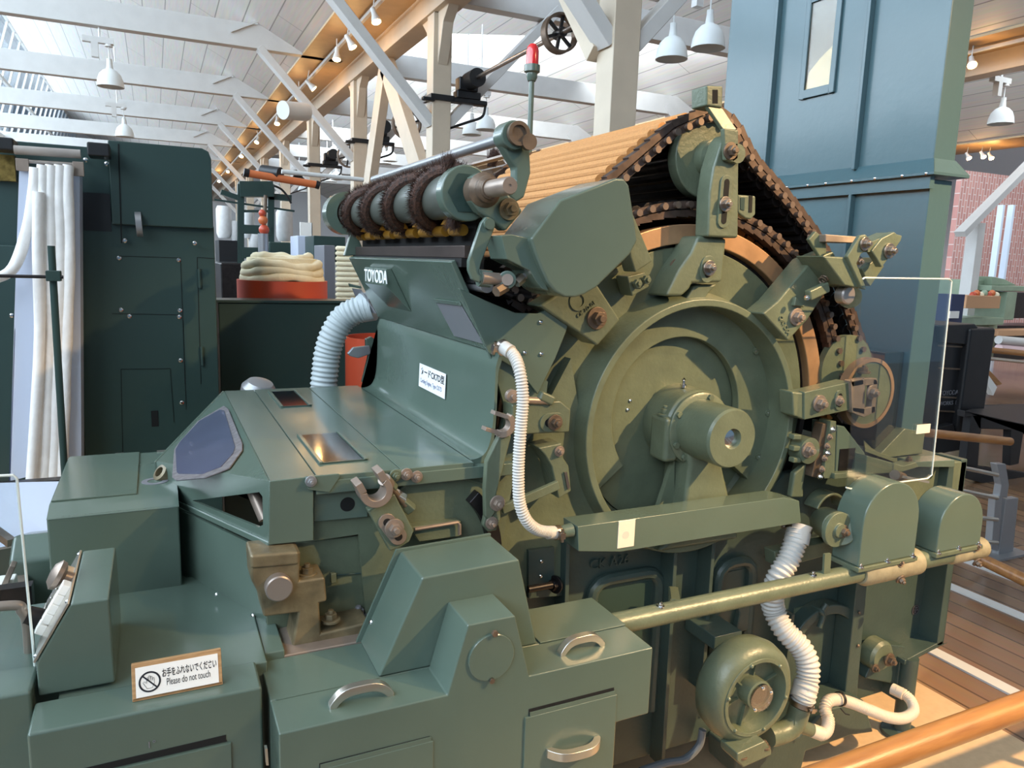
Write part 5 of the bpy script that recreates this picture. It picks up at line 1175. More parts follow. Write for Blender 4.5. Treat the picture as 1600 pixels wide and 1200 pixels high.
MB().lathe((fc_.x+.004, FY+.012, fc_.z+.006), (0, -1, 0), [(.036, -.02), (.036, .014), (.031, .016), (.031, .008)], 40).build('inlet_ring', CAST, fan)
MB().lathe((fc_.x+.012, FY-.002, fc_.z-.002), (0, -1, 0), [(.034, 0), (.034, .003), (0, .0032)], 36).build('clear_cap', glassy('clear_plastic_cap', (.8, .78, .8), .12, .08), fan)
MB().lathe((fc_.x+.006, FY-.001, fc_.z+.003), (0, -1, 0), [(.019, 0), (.019, .0008), (.0, .001)], 30).build('inlet_hole', DARKST, fan)
rivets(fan, [(fc_.x+.012, FY-.005, fc_.z+.024), (fc_.x-.008, FY-.005, fc_.z-.028), (fc_.x+.04, FY-.004, fc_.z+.006)], .005, CHROME)
o = MB(); o.tube(smooth_path([at(1200, 1150, y=1.27), at(1225, 1143, y=1.27), at(1242, 1128, y=1.27), at(1250, 1104, y=1.27)]), .027, 20); o.cyl(at(1232, 1128, y=1.27), at(1271, 1142, y=1.27), .019, .0165); o.build('fan_outlet', CAST, fan)
MB().pp([(1152, 1178), (1196, 1158), (1206, 1172), (1206, 1180), (1162, 1200), (1152, 1190)], 1.19, .06).build('mounting_foot', CAST, fan, bevel=.004)
bolt(fan, at(1158, 1184, y=1.2)+Vector((0, 0, .004)), .009, (0, 0, 1), RUST); bolt(fan, at(1194, 1169, y=1.2)+Vector((0, 0, .004)), .009, (0, 0, 1), RUST)
cbl = MB().tube(smooth_path([at(u, v, y=1.40) for u, v in ((1098, 1140), (1092, 1165), (1070, 1186), (1040, 1192), (1000, 1205))]), .010, 10); tag(cbl.build('power_cable', mat('grey_cable', (96, 104, 112), .5)), 'grey cable hanging beside the fan', 'cable')
# ================================================================ RED SIGNAL LAMP
rl = thing('signal_lamp', (at(828, 200, y=2.42).x, 2.42, 1.5), 'red dome signal lamp on a thin green pole above the machine', 'lamp')
b0 = at(826.5, 290, y=2.42); b1 = at(829.5, 122, y=2.42); xm = (b0.x+b1.x)/2
MB().cyl((xm, 2.42, 1.45), (xm, 2.42, b1.z), .0095).build('lamp_pole', GREEN, rl)
zt_ = at(830, 105, y=2.42).z
MB().lathe((xm, 2.42, b1.z-.01), (0, 0, 1), [(.014, 0), (.019, .012), (.019, .025), (.027, .03), (.027, .052), (.022, .054)], 28).build('lamp_collar', GREEN, rl)
zr = b1.z+.043; MB().lathe((xm, 2.42, zr), (0, 0, 1), [(.0215, 0), (.0215, .045), (.019, .058), (.011, .067), (0, .070)], 28).build('red_dome', REDL, rl)
# ================================================================ CHUTE TOWER
TX = 2.12
k_ = TX/2.3
tw = thing('feed_chute', (TX+.06, 2.0, 0), 'tall green sheet metal feed chute, tinted daylight blue, with a small glazed window behind the machine', 'feed chute')
yn = at(1462, 268, x=TX).y; yf = at(1143, 0, x=TX).y
zf = at(1462, 268, x=TX).z; TW = at(1497, 262, y=yn).x-TX
MB().box(TX, TX+TW, yn+.012, yf, zf, 3.6).build('upper_duct', DAYGREEN, tw, bevel=.004)
yn2 = yn+.012
MB().box(TX, TX+TW, yn+.012, yf, .9, zf-.02).build('lower_duct', DAYGREEN, tw, bevel=.003)
fl_ = MB(); fl_.box(TX-.035, TX+TW+.03, yn-.02, yf+.03, zf-.012, zf-.004); fl_.build('duct_flange', DAYGREEN, tw, bevel=.001)
fl_ = MB(); fl_.prismx([(yn-.018, zf-.004), (yn+.014, zf+.035), (yf+.02, zf+.035), (yf+.03, zf-.004)], TX-.03, TX-.0295) if False else None
MB().slab([(TX-.035, yn-.02, zf-.004), (TX-.035, yf+.03, zf-.004), (TX-.001, yf, zf+.04), (TX-.001, yn+.01, zf+.04)], (.003, 0, 0)).build('flange_skirt', DAYGREEN, tw)
MB().slab([(TX-.035, yn-.02, zf-.004), (TX+TW+.03, yn-.02, zf-.004), (TX+TW, yn+.010, zf+.04), (TX, yn+.010, zf+.04)], (0, .003, 0)).build('flange_skirt', DAYGREEN, tw)
MB().box(TX-.02, TX, yn, yf+.02, zf-.05, zf-.012).build('flange_band', DAYGREEN, tw)
for u in (1230, 1262, 1290, 1330, 1366, 1408, 1445): p = at(u, 290, x=TX-.036); rivets(tw, [(TX-.036, p.y, zf-.008)], .005, d=(-1, 0, 0))
for ua, ub in ((1218.7, 1195), (1363, 1331)):
    ya_ = at(ua, 0, x=TX-.01).y
    MB().box(TX-.022, TX, ya_-.006, ya_+.006, zf+.03, 3.6).build('standing_seam', DAYGREEN, tw, bevel=.002)
    MB().box(TX-.022, TX, ya_-.006, ya_+.006, .9, zf-.05).build('standing_seam', DAYGREEN, tw, bevel=.002)
MB().box(TX-.09, TX-.002, yn+.03, yf-.05, .94, 1.26).build('glossy_hopper', mat('dark_glossy_sheet', (20, 30, 32), .07, coat=1, bump=.3, bscale=9), tw, bevel=.003)
# window
wa, wb = at(1305, 130, x=TX-.004), at(1262, 140, x=TX-.004)
zt2 = at(1270, 6, x=TX).z; zb2 = wb.z
fr = MB(); y_a, y_b = at(1302, 100, x=TX).y, at(1262, 100, x=TX).y
fr.box(TX-.010, TX+.0, y_a-.02, y_a, zb2-.03, zt2+.03); fr.box(TX-.010, TX, y_b, y_b+.02, zb2-.03, zt2+.03); fr.box(TX-.010, TX, y_a, y_b, zb2-.03, zb2); fr.box(TX-.010, TX, y_a, y_b, zt2, zt2+.03)
wf = fr.build('chute_window_frame', DAYGREEN, tw, bevel=.002)
MB().box(TX-.004, TX-.0015, y_a, y_b, zb2, zt2).build('window_pane', AMBER, wf)
MB().box(TX-.0012, TX-.0004, y_a, y_b, zb2, zt2).build('window_dark', mat('brown_interior', (92, 84, 72), .7), wf)
cz_ = zb2+(zt2-zb2)*.45
MB().add([(TX-.0014, y_a+.001, zb2), (TX-.0014, y_b-.001, zb2), (TX-.0014, y_b-.01, zb2+(cz_-zb2)*.45), (TX-.0014, (y_a*.5+y_b*.5), zb2+(cz_-zb2)*.75), (TX-.0014, y_a+.002, cz_)], [(0, 1, 2, 3, 4)]).build('cotton_behind_glass', mat('dusty_cotton', (206, 192, 150), .9, noise=.15, scale=40), wf)
# lower slopes into the feed table
MB().prism([(TX-.12, .93), (TX+TW, .93), (TX+TW, 1.0), (TX-.0, 1.02)], yn, yf-.05).build('chute_outlet', CAST, tw, bevel=.003)
# ================================================================ ACRYLIC GUARDS
def panel(name, px, Y, label, r=.02, base=None):
    P = T(px, Y); t = thing(name, (sum(p[0] for p in P)/len(P), Y, min(p[1] for p in P)), label, 'guard panel')
    MB().prism(P, Y, Y+.004).build('clear_sheet', ACRYL, t)
    MB().tube([(x, Y+.002, z) for x, z in P], .0022, 6).build('polished_edge', EDGE, t)
    return t
g1 = panel('acrylic_guard', [(1349, 436), (1352, 434), (1484, 436), (1488, 440), (1457, 742), (1450, 748), (1330, 764), (1323, 762)], 1.30, 'clear acrylic guard panel in front of the feed chute')
a = at(1433, 664, y=1.298); c = at(1452, 676, y=1.298); MB().box(a.x, c.x, 1.297, 1.2985, c.z, a.z).build('cream_sticker', CREAM, g1)
g2 = panel('acrylic_guard', [(-60, 746), (20, 743), (26, 748), (55, 1050), (56, 1090), (-60, 1100)], 1.36, 'clear acrylic guard panel at the left edge of the photo')
# ================================================================ WOODEN HANDRAIL foreground
RY = .80; ra = at(1440, 1160, y=RY)
hr2 = thing('handrail', (1.0, RY, 0), 'round oak handrail crossing the bottom right corner', 'handrail')
MB().cyl((.35, RY, ra.z), (3.2, RY, ra.z), .0255, n=36).build('oak_rail', WOOD, hr2)
for x in (.55, 2.6): MB().cyl((x, RY, 0), (x, RY, ra.z-.02), .016).build('rail_post', GREYM, hr2)
# ================================================================ DRAWING FRAME (tall cabinet, left)
DY = 3.0
df = thing('drawing_frame', (-.1, 3.4, 0), 'tall drawing frame cabinet in shade-darkened green with a pale sliver channel', 'machine')
def bx(u0, v0, u1, v1, Y): a = at(u0, v0, y=Y); c = at(u1, v1, y=Y); return a.x, c.x, c.z, a.z
xa, xb = at(173, 300, y=DY).x, at(334, 400, y=DY).x; zt_ = at(245, 227, y=DY).z
P = [(xa, zt_-.28), (xa, zt_), (xb-.03, zt_), (xb-.008, zt_-.01), (xb, zt_-.035), (xb, zt_-.28)]
MB().prism(P, DY-.03, DY+.6).build('upper_housing', DKGREEN, df, bevel=.004)
MB().box(-.25, xb+.004, DY, DY+.7, 0, zt_-.27).build('cabinet_body', DKGREEN, df, bevel=.004)
MB().box(-.95, -.25, DY, DY+.7, 0, 1.5).build('cabinet_body_left', DKGREEN, df, bevel=.004)
MB().box(at(-30, 260, y=DY).x, xa, DY+.02, DY+.6, 1.3, at(60, 222, y=DY).z).build('head_casing', DKGREEN, df, bevel=.004)
def seam(u0, v0, u1, v1, Y=DY-.001, w=.0016):
    MB().obox(at(u0, v0, y=Y), at(u1, v1, y=Y), w, .002, (0, 1, 0)).build('panel_seam', VOID, df)
for q in ((187, 400, 282, 403), (282, 403, 291, 640), (175, 490, 284, 492), (189, 577, 266, 576), (189, 577, 192, 720), (266, 576, 272, 660), (308, 402, 314, 600), (308, 402, 336, 404), (286, 500, 289, 600)): seam(*q)
seam(185, 225, 190, 380, DY-.031, .004)
MB().box(*bx(236, 642, 248, 666, DY)[:2], DY-.002, DY+.001, *bx(236, 642, 248, 666, DY)[2:]).build('latch_recess', VOID, df)
arch_handle(df, at(215, 331, y=DY-.03), at(219, 370, y=DY-.03), (0, -1, 0), .03, .02, .009, GREYM)
rivets(df, [at(u, v, y=DY-.03) for u, v in ((195, 376), (304, 380))], .008)
rivets(df, [at(u, v, y=DY-.001) for u, v in ((186, 403), (279, 406), (189, 484), (281, 485), (202, 494), (280, 495), (282, 563), (284, 629), (19, 493), (134, 250), (167, 256))], .008)
for u0, v0, v1 in ((311, 420, 450), (315, 542, 571)): MB().cyl(at(u0, v0, y=DY-.005), at(u0+1.5, v1, y=DY-.005), .006).build('door_hinge', DKGREEN, df)
# dark blue-grey opening behind guide
MB().box(*bx(125, 255, 175, 362, DY+.015)[:2], DY-.002, DY+.0, *bx(125, 300, 176, 362, DY)[2:]).build('dark_opening', BLACK, df)
# sliver channel sheet
SYg = 2.86
p = [at(30, 262, y=SYg), at(122, 262, y=SYg), at(125, 725, y=SYg), at(14, 752, y=SYg)]
ch = MB().slab(p, (0, .006, 0)).build('sliver_channel', SHEET, df)
MB().slab([p[0], p[3], p[3]+Vector((-.0, .12, 0)), p[0]+Vector((0, .12, 0))], (.004, 0, 0)).build('channel_side', SHEET, ch); MB().slab([p[1], p[2], p[2]+Vector((0, .12, 0)), p[1]+Vector((0, .12, 0))], (.004, 0, 0)).build('channel_side', SHEET, ch)
MB().cyl(at(22, 234, y=SYg), at(126, 241, y=SYg), .014).build('feed_roller', mat('dusty_roller', (160, 150, 142), .7, noise=.2), df)
MB().cyl(at(40, 252, y=SYg-.01), at(118, 257, y=SYg-.01), .006).build('guide_bar', STEEL, df)
for u0, v0, u1, v1 in ((24, 247, 46, 268), (113, 252, 132, 276)): a_, b_, c_, d_ = bx(u0, v0, u1, v1, SYg-.015); MB().box(a_, b_, SYg-.02, SYg-.01, c_, d_).build('roller_bracket', PINKB, df, bevel=.002)
a_, b_, c_, d_ = bx(-20, 215, 26, 238, SYg+.05); MB().box(a_, b_, SYg, SYg+.1, c_, d_).build('dark_bearing', BLACK, df, bevel=.005)
a_, b_, c_, d_ = bx(137, 224, 173, 248, SYg+.05); MB().box(a_, b_, SYg, SYg+.1, c_, d_).build('dark_bearing', BLACK, df, bevel=.005)
a_, b_, c_, d_ = bx(-20, 240, 26, 284, DY); MB().box(a_, b_, DY-.01, DY+.02, c_, d_).build('bronze_plate', mat('mottled_bronze', (150, 124, 70), .3, metal=.9, noise=.4, scale=60), df)
# five slivers
lab = ['swinging out to the left', 'second from the left', 'middle one', 'fourth from the left', 'rightmost']
for i in range(5):
    u = 54+i*13.2; o = SYg-.035; rr = .0165
    if i == 0: pts = [(55, 262, o), (54, 290, o), (46, 340, o), (38, 375, o), (28, 405, o-.02), (15, 425, o-.05), (-8, 435, o-.08), (-40, 436, o-.1)]
    else: pts = [(u, 258, o), (u-1, 300, o), (u-2+i, 400, o), (u-3, 550, o), (u-8, 700, o), (u-12, 770, o)]
    rnd = random.Random(i); PP_ = resample(smooth_path([at(a_, b_, y=c_) for a_, b_, c_ in pts]), .02)
    s = MB().tube(PP_, [rr*(1+.05*math.sin(k*.6+i)) for k in range(len(PP_))], 14).build('cotton_sliver', COTTON, ang=80)
    tag(s, 'soft white cotton sliver hanging in the pale channel, %s' % lab[i], 'cotton sliver', 'slivers hanging in the channel')
s = MB().tube(smooth_path([at(a_, b_, y=SYg-.055) for a_, b_ in ((60, 300), (59, 400), (62, 520), (56, 640), (48, 760))]), .016, 14).build('cotton_sliver', COTTON, ang=80); tag(s, 'white cotton sliver hanging beneath the one that swings left', 'cotton sliver', 'slivers hanging in the channel')
# stand with clamp
gs = thing('guide_stand', tuple(at(103, 790, y=2.2)), 'thin dark rod stand with a clamp and a crossbar before the slivers', 'stand')
MB().cyl(at(80, 384, y=2.2), at(104, 790, y=2.2), .0085).build('upright_rod', DKGREEN, gs)
c = at(84, 431, y=2.19); MB().box(c.x-.016, c.x+.016, 2.175, 2.205, c.z-.013, c.z+.013).build('rod_clamp', DKGREEN, gs, bevel=.002)
MB().cyl(at(-10, 431, y=2.18), at(99, 433, y=2.18), .0042).build('cross_rod', DARKST, gs)
# ================================================================ low dark bench behind with red cans
LY = 3.3
lb2 = thing('low_bench', (.7, 3.6, 0), 'low dark green bench casing behind the hood', 'bench')
a_ = at(341, 473, y=LY); c_ = at(600, 480, y=LY)
ztb = a_.z
MB().box(a_.x, c_.x, LY, LY+.14, 0, ztb).build('bench_body', DKGREEN, lb2, bevel=.004)
MB().box(a_.x-.01, c_.x+.01, LY-.01, LY+.15, ztb, ztb+.012).build('bench_top', DKGREEN, lb2, bevel=.002)
def can(cx, cy, z0, r, h, label, coils=4, fill=True):
    t = thing('sliver_can', (cx, cy, z0), label, 'can', 'red sliver cans')
    MB().lathe((cx, cy, z0), (0, 0, 1), [(r*.94, 0), (r*.96, h*.8), (r*1.03, h*.82), (r*1.03, h), (r*.98, h), (r*.98, h*.9)], 48).build('can_body', RED, t)
    if fill:
        rnd = random.Random(5)
        for k in range(coils):
            rr = r*(.97-.02*k if k < 3 else .72); z = z0+h+r*.15*k+.01
            tw_ = [Vector((cx+(rr-.02)*math.cos(a), cy+(rr-.02)*math.sin(a), z+.01*math.sin(a*3+k))) for a in [2*math.pi*i/150 for i in range(151)]]
            MB().tube(tw_, [r*.105*(1+.14*math.sin(i*.42)) for i in range(151)], 12, cap=False).build('coiled_sliver', COTTONY, t, ang=80)
        MB().lathe((cx, cy, z0+h), (0, 0, 1), [(r*.85, 0), (r*.8, r*.15*(coils-.6)), (r*.3, r*.15*(coils-.1)), (0, r*.15*(coils-.1))], 40).build('sliver_filling', COTTONY, t, ang=60)
    return t
cp = at(440, 478, y=LY+.45); rcan = (at(508, 460, y=LY+.45).x-at(374, 460, y=LY+.45).x)/2
MB().box(cp.x-rcan*1.02, cp.x+rcan*1.02, LY+.18, LY+.24+2*rcan, 0, .9).build('bench_shelf', DKGREEN, lb2)
can(cp.x, LY+.2+rcan, .9, rcan, at(440, 440, y=LY+.2).z-.9, 'big red can heaped with coiled cream sliver behind the bench')
c2 = at(590, 520, y=2.9); can(c2.x+.03, 2.95, 0, .14, c2.z-.02, 'red can behind the concave cover, half hidden', fill=False)
# bracket seen behind the cover
bk2 = thing('guide_bracket', tuple(at(580, 560, y=2.45)), 'green bracket with a bent lever beside the red can', 'bracket')
MB().pp([(572, 530), (580, 526), (586, 530), (582, 560), (574, 598), (566, 598), (576, 556), (572, 540)], 2.44, .02).build('bracket_arm', GREEN, bk2, bevel=.003)
MB().pp([(588, 545), (602, 548), (600, 568), (586, 570)], 2.42, .03).build('bracket_plate', GREEN, bk2, bevel=.003)
MB().pp([(543, 553), (552, 543), (578, 540), (580, 553), (560, 560), (548, 557)], 2.43, .015).build('bent_lever', GREYM, bk2, bevel=.003)
MB().lathe(at(405, 606, y=2.5), (.2, -.3, 1), [(.055, -.05), (.055, 0), (.04, .02), (0, .03)], 28).build('fan_dome', GREYM, bk2)
# ================================================================ far left background: frames with yarn packages
yf_ = 6.5
rk = thing('roving_frame', tuple(at(420, 470, y=yf_)*1.0), 'green spinning frame carrying white yarn packages beyond the red can', 'machine'); rk.location.z = 0
rk.location.z = 0
def bar(u0, v0, u1, v1, Y, w, mt=DKGREEN, par=None, nm='frame_bar'): return MB().obox(at(u0, v0, y=Y), at(u1, v1, y=Y), w, w*1.0, (0, 1, 0)).build(nm, mt, par)
for u0, v0, u1, v1, w in ((376, 288, 376, 470, .05), (423, 288, 423, 470, .05), (374, 296, 426, 296, .12), (378, 358, 423, 360, .07), (345, 300, 380, 312, .04), (420, 307, 455, 310, .05), (378, 395, 423, 396, .09), (376, 330, 425, 330, .02), (335, 312, 460, 330, .015)): bar(u0, v0, u1, v1, yf_, w, DKGREEN, rk)
MB().box(*bx(342, 375, 376, 410, yf_)[:2], yf_, yf_+.4, *bx(342, 375, 376, 410, yf_)[2:]).build('frame_box', BLACK, rk); MB().box(*bx(415, 378, 460, 420, yf_)[:2], yf_-.2, yf_+.3, *bx(415, 378, 460, 420, yf_)[2:]).build('frame_box', DKGREEN, rk, bevel=.01)
MB().box(*bx(340, 410, 378, 472, yf_)[:2], yf_-.3, yf_+.3, *bx(340, 410, 378, 480, yf_)[2:]).build('frame_box', DARKST, rk, bevel=.01)
for i, (u, v0, v1, w) in enumerate(((349, 322, 372, 24), (387, 330, 372, 20), (444, 328, 377, 26), (366, 345, 376, 12), (400, 362, 392, 24))):
    a = at(u, v0, y=yf_+.3); c = at(u, v1, y=yf_+.3); r = abs(at(u+w/2, v0, y=yf_+.3).x-a.x)
    o = MB().lathe((a.x, yf_+.3, c.z), (0, 0, 1), [(r*.75, 0), (r, (a.z-c.z)*.15), (r, (a.z-c.z)*.9), (r*.8, a.z-c.z), (r*.3, a.z-c.z)], 28).build('yarn_package', COTTON, ang=60)
    tag(o, ['fat white yarn package beside the cabinet edge', 'white yarn package behind the frame post', 'cream yarn package right of the frame, lit warm', 'small white yarn package low on the left', 'white bundle under the frame rail'][i], 'yarn package', 'yarn packages on the spinning frame')
ot = thing('tube_light', tuple(at(440, 280, y=6.0)), 'orange tube light slung above the spinning frame', 'lamp')
MB().cyl(at(384, 270, y=6.), at(496, 289, y=6.), .028).build('orange_tube', ORANGE, ot)
for u, v, u2, v2 in ((381, 269, 389, 271), (493, 288, 499, 290)): MB().cyl(at(u, v, y=6.), at(u2, v2, y=6.), .031).build('tube_cap', BLACK, ot)
o = MB().cyl(at(440, 268, y=5.6), at(568, 281, y=5.6), .016).build('white_rod', WHITEP); tag(o, 'long thin white rod between the posts above the orange tube', 'rod')
o = MB(); o.cyl(at(438, 272, y=6.), at(410, 268, y=6.1), .05); o.tube(smooth_path([at(u, v, y=6.) for u, v in ((428, 290), (440, 296), (450, 308), (455, 318))]), .008, 8); tag(o.build('cable_clamp', BLACK), 'black clamp and drooping cable on the orange tube', 'clamp')
ob = thing('signal_mast', tuple(at(411, 400, y=5.5)), 'grey mast with red and orange knobs on the spinning frame', 'mast')
MB().cyl((at(412, 400, y=5.5).x, 5.5, 0), at(411, 365, y=5.5), .035).build('mast_tube', GREYM, ob)
for v, m_, r in ((359, RED, .035), (344, ORANGE, .032), (333, RED, .025)): MB().sph(at(411+(344-v)*-.1, v, y=5.5), r, 10).build('knob', m_, ob)
MB().cyl(at(411, 400, y=5.5), at(415, 305, y=5.5), .012).build('thin_rod', RUST, ob)
# silver duct tube at third gutter lamp
o = MB().cyl(at(442, 172, y=9.0), at(478, 175, y=9.2), .10, n=28).build('duct_tube', WHITEP); tag(o, 'fat white horizontal tube beneath the gutter soffit', 'tube')
# boxes with stacked cotton laps between cover and can
st_ = thing('lap_trolley', tuple(at(505, 420, y=4.6)), 'grey and green trolley frame beside the stacked cream slivers', 'trolley'); st_.location.z = 0
for (u0, v0, u1, v1, m_, Y) in ((490, 368, 540, 410, DKGREEN, 4.8), (506, 383, 524, 470, GREYL, 4.5), (465, 368, 492, 412, SHEET, 5.2), (467, 375, 490, 470, DKGREEN, 5.3), (492, 400, 508, 470, DKGREEN, 4.85)):
    a_, b_, c_, d_ = bx(u0, v0, u1, v1, Y); MB().box(a_, b_, Y, Y+.3, c_, d_).build('trolley_panel', m_, st_, bevel=.004)
a_, b_, c_, d_ = bx(469, 347, 487, 369, 5.6); pn = MB().box(a_, b_, 5.6, 5.62, c_, d_).build('display_board', PAPER); MB().box(a_+.05, a_+.09, 5.62, 5.66, 0, d_).build('board_post', GREYM, pn); tag(pn, 'white display board with dark pattern behind the brush roller', 'board')
MB().box(at(522, 470, y=4.5).x, at(562, 470, y=4.5).x, 4.42, 4.6, 0, at(540, 476, y=4.5).z-.0).build('roll_crate', GREYL, st_)
for i in range(11):
    v = 388+i*8.0; a = at(524, v, y=4.5); b_ = at(560, v+.5, y=4.5)
    o = MB().tube([(a.x, 4.5, a.z), (a.x+.01, 4.5, a.z), (b_.x, 4.5, a.z)], [.006, .0145, .0145], 12).build('cotton_roll', COTTONY, ang=80)
    tag(o, 'cream cotton roll in the stack left of the name panel, %s' % ['topmost', 'second from the top', 'third from the top', 'fourth from the top', 'fifth from the top', 'middle one', 'fifth from the bottom', 'fourth from the bottom', 'third from the bottom', 'second from the bottom', 'lowest'][i], 'cotton roll', 'stacked cream cotton rolls')
# ================================================================ RIGHT BACKGROUND
# black iron cabinet
bc = thing('iron_press', tuple(at(1490, 700, y=3.6)), 'black cast iron machine side with white lettering behind the acrylic guard', 'machine'); bc.location.z = 0
Yb = 3.6
a_, b_, c_, d_ = bx(1470, 508, 1502, 665, Yb); MB().box(a_-.2, b_, Yb, Yb+.5, c_, d_).build('iron_casing', BLACK, bc, bevel=.03)
a_, b_, c_, d_ = bx(1507, 512, 1524, 680, Yb); MB().box(a_, b_, Yb-.05, Yb+.1, c_, d_).build('iron_column', BLACK, bc, bevel=.02)
MB().pp([(1468, 508), (1524, 506), (1531, 514), (1528, 532), (1520, 540), (1470, 536)], Yb-.03, .4).build('iron_crown', BLACK, bc, bevel=.01)
MB().pp([(1455, 672), (1490, 662), (1495, 685), (1520, 690), (1522, 700), (1455, 712)], Yb-.06, .3).build('iron_foot', BLACK, bc, bevel=.01)
for v in (540, 575, 620, 642): MB().obox(at(1466, v, y=Yb-.005), at(1503, v+2, y=Yb-.005), .012, .01, (0, 1, 0)).build('iron_moulding', RUST, bc)
text('TOYODA', at(1468, 618, y=Yb-.012), (1, 0, 0), (0, 0, 1), .05, GREYL, 'cast_lettering', bc)
text('WORKS  LTD', at(1467, 634, y=Yb-.012), (1, 0, 0), (0, 0, 1), .045, GREYL, 'cast_lettering', bc)
# black table frame
bt = thing('iron_table', tuple(at(1560, 800, y=3.3)), 'black iron table frame right of the chute', 'table'); bt.location.z = 0
Yt = 3.3
for px in ([(1508, 642), (1620, 668), (1640, 690), (1640, 676), (1520, 650), (1508, 652)], [(1518, 648), (1534, 650), (1528, 730), (1508, 730)], [(1580, 668), (1600, 672), (1592, 725), (1578, 728)], [(1500, 725), (1600, 738), (1640, 745), (1640, 760), (1560, 762), (1500, 745)], [(1518, 648), (1600, 662), (1600, 672), (1530, 670)]): MB().pp(px, Yt, .06).build('table_frame', BLACK, bt, bevel=.004)
MB().slab([at(1508, 642, y=Yt), at(1640, 672, y=Yt), at(1640, 630, y=Yt+.9), at(1540, 632, y=Yt+.9)], (0, 0, -.02)).build('table_top', BLACK, bt)
# visitor rail with grey posts
vr = thing('visitor_rail', tuple(at(1560, 860, y=2.9)), 'visitor barrier with a wooden top rail and grey double posts', 'barrier'); vr.location.z = 0
pz = at(1568, 868, z=0); VY = pz.y
def vp(u, v): return at(u, v, y=VY)
MB().cyl(vp(1578, 690)+Vector((0, 0, 0)), at(1450, 672, y=VY+.0)+Vector((-.1, 0, 0)), .022, n=20).build('wood_top_rail', WOOD, vr)
for v0, v1 in ((742, 722), (778, 758), (812, 800), (848, 838)): MB().cyl(vp(1558, v0), vp(1480, v1)+Vector((-.05, 0, 0)), .011).build('steel_rail', ALU, vr)
for px in ([(1556, 775), (1567, 775), (1560, 862), (1549, 858)], [(1572, 780), (1592, 778), (1582, 874), (1560, 872)], [(1558, 725), (1572, 725), (1577, 758), (1574, 778), (1562, 776), (1565, 758)]): MB().pp(px, VY, .04).build('rail_post', GREYM, vr, bevel=.004)
MB().box(pz.x-.15, pz.x+.15, VY-.05, VY+.15, 0, .012).build('post_base', GREYM, vr)
o = MB().cyl(at(1530, 872, z=.12), at(1640, 925, z=.12), .03).build('floor_rail', WOOD); tag(o, 'low round wooden rail near the floor at the right edge', 'rail')
# looms at far right
lm = thing('loom', tuple(at(1560, 560, y=6.0)), 'pale green loom with a cardboard tray and cloth rolls at the right edge', 'loom'); lm.location.z = 0
YL_ = 6.0
def lbx(u0, v0, u1, v1, Y, mt_, nm, bev=.01, d=.5): a_, b_, c_, d_ = bx(u0, v0, u1, v1, Y); return MB().box(a_, b_, Y, Y+d, c_, d_).build(nm, mt_, lm, bevel=bev)
LG = mat('pale_loom_green', (140, 156, 132), .4, noise=.1)
lbx(1514, 437, 1548, 470, 6.2, LG, 'gear_case'); lbx(1550, 446, 1620, 456, 6.0, LG, 'loom_beam'); lbx(1574, 456, 1584, 500, 6.0, LG, 'loom_post'); lbx(1500, 497, 1568, 508, 5.8, LG, 'loom_table'); lbx(1545, 508, 1552, 560, 5.9, LG, 'loom_leg')
MB().pp([(1550, 432), (1570, 436), (1590, 446), (1550, 446)], 6.1, .3).build('loom_crest', LG, lm, bevel=.01)
lbx(1585, 457, 1640, 497, 6.6, DARKST, 'loom_interior'); lbx(1530, 510, 1640, 560, 6.8, DARKST, 'loom_interior')
lbx(1560, 516, 1640, 524, 5.7, mat('cardboard', (196, 150, 112), .8), 'cloth_roll_top', d=.2)
for v, m_ in ((533, WHITEP), (546, mat('pink_cloth', (226, 196, 196), .8))): MB().cyl(at(1560, v-2, y=5.6), at(1640, v+5, y=5.6), .05).build('cloth_roll', m_, lm)
MB().cyl(at(1528, 545, y=5.4), at(1640, 556, y=5.4), .035).build('breast_beam', WOOD, lm); MB().cyl(at(1528, 558, y=5.3), at(1640, 570, y=5.3), .02).build('steel_bar', ALU, lm)
MB().box(*bx(1510, 472, 1562, 480, 5.7)[:2], 5.7, 6.0, *bx(1510, 462, 1562, 482, 5.7)[2:]).build('cardboard_tray', mat('cardboard', (196, 150, 112), .8), lm, bevel=.004)
for i in range(7): MB().sph(at(1520+i*6, 461-(i % 2)*3, y=5.85), .04, 8).build('yarn_bobbin', [RED, ORANGE, COTTONY, LG][i % 4], lm)
MB().pp([(1525, 570), (1540, 572), (1566, 600), (1560, 602)], 4.2, .1).build('treadle', WOOD, lm); MB().pp([(1530, 575), (1536, 574), (1558, 605), (1552, 618)], 4.1, .05).build('treadle_arm', PAPER, lm)
for x0_, m_ in ((1556, SHEET), (1572, SHEET)): 
    a = at(x0_, 430, y=8.5); c = at(x0_+12, 320, y=8.5); o = MB().box(a.x, c.x, 8.5, 8.6, 0, c.z).build('steel_column', mat('pale_blue_column', (206, 218, 232), .5)); tag(o, '%s pale blue column against the red brick wall' % ('left' if x0_ < 1560 else 'right'), 'column')
o = MB().prism([(at(1500, 300, y=9.2).x, 0), (at(1500, 300, y=9.2).x, 3.4), (24, 3.4), (24, 0)], 9.2, 9.3).build('wall_brick', BRICK); struct(o, 'red brick wall behind the looms')
o = MB().box(*bx(1488, 462, 1504, 492, 5.0)[:2], 5.0, 5.2, 0, at(1490, 460, y=5.0).z).build('blue_drum', mat('navy_board', (54, 62, 92), .6)); tag(o, 'dark blue cabinet with a white notice between chute and looms', 'cabinet')
o = MB().box(*bx(1482, 486, 1495, 497, 4.98)[:2], 4.96, 4.97, *bx(1482, 486, 1495, 497, 4.98)[2:]).build('paper_notice', PAPER); tag(o, 'small white paper notice on the dark blue cabinet', 'notice')
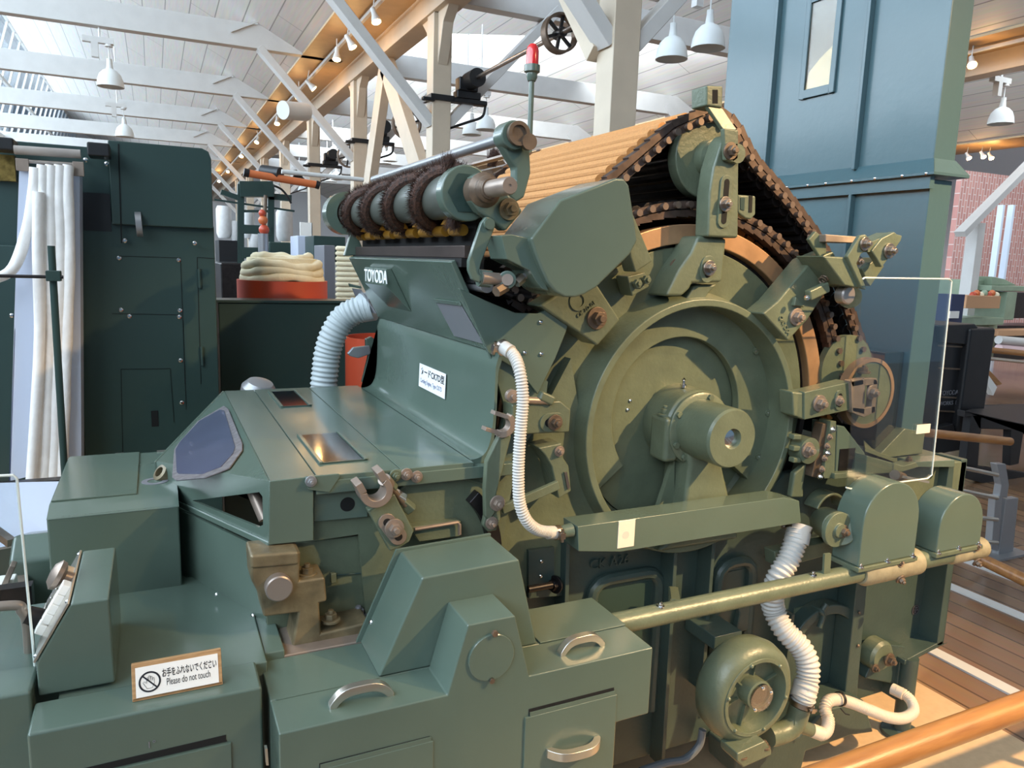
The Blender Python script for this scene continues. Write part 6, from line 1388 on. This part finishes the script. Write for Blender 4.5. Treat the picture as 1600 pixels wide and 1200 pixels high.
# ================================================================ LIGHT
w = bpy.data.worlds.new('sky'); sc.world = w; w.use_nodes = True
bg = w.node_tree.nodes['Background']; bg.inputs[0].default_value = (.42, .70, 1.0, 1); bg.inputs[1].default_value = .28
def area(name, loc, target, sx, sy, power, col):
    l = bpy.data.lights.new(name, 'AREA'); l.shape = 'RECTANGLE'; l.size = sx; l.size_y = sy; l.energy = power; l.color = col
    o = bpy.data.objects.new(name, l); COL.objects.link(o); o.location = loc
    o.rotation_euler = (Vector(target)-Vector(loc)).to_track_quat('-Z', 'Y').to_euler(); return o
def spotl(name, loc, target, power, ang=60, blend=.5, r=.04, col=(1, .66, .32)):
    l = bpy.data.lights.new(name, 'SPOT'); l.energy = power; l.color = col; l.spot_size = R(ang); l.spot_blend = blend; l.shadow_soft_size = r
    o = bpy.data.objects.new(name, l); COL.objects.link(o); o.location = loc
    o.rotation_euler = (Vector(target)-Vector(loc)).to_track_quat('-Z', 'Y').to_euler(); return o
# daylight entering through the roof glazing
area('daylight_left_bay', (-4.6, 12, 5.8), (-3.0, 12, 5.4), 44, 4.6, 5200, (.78, .9, 1))
area('daylight_right_bay', (2.7, 12, 5.9), (4.0, 12, 5.5), 44, 3.0, 2100, (.8, .9, 1))
area('daylight_far_bay', (9.7, 8, 6.0), (11.5, 9, 4.6), 30, 3.2, 2400, (.85, .93, 1))
# warm track spotlights of the gutter over and behind the camera
spotl('spot_near', (4.0, -1.7, 4.0), (1.9, 1.6, .85), 2300, 40, .9)
spotl('spot_mid', (2.4, -.6, 4.05), (.5, 1.3, .8), 150, 50, .9)
for c in SP[:9]: 
    l = bpy.data.lights.new('track_glow', 'POINT'); l.energy = 8; l.color = (1, .56, .2); l.shadow_soft_size = .06
    o = bpy.data.objects.new('track_glow', l); COL.objects.link(o); o.location = (c.x, c.y, c.z-.03)
for c in SP[9:]:
    l = bpy.data.lights.new('track_glow', 'POINT'); l.energy = 16; l.color = (1, .56, .2); l.shadow_soft_size = .06
    o = bpy.data.objects.new('track_glow', l); COL.objects.link(o); o.location = (c.x, c.y, c.z-.03)
sc.view_settings.view_transform = 'Standard'; sc.view_settings.look = 'None'; sc.view_settings.gamma = 1
sc.view_settings.exposure = 0.08
sc.cycles.use_denoising = True
sc.cycles.max_bounces = 6
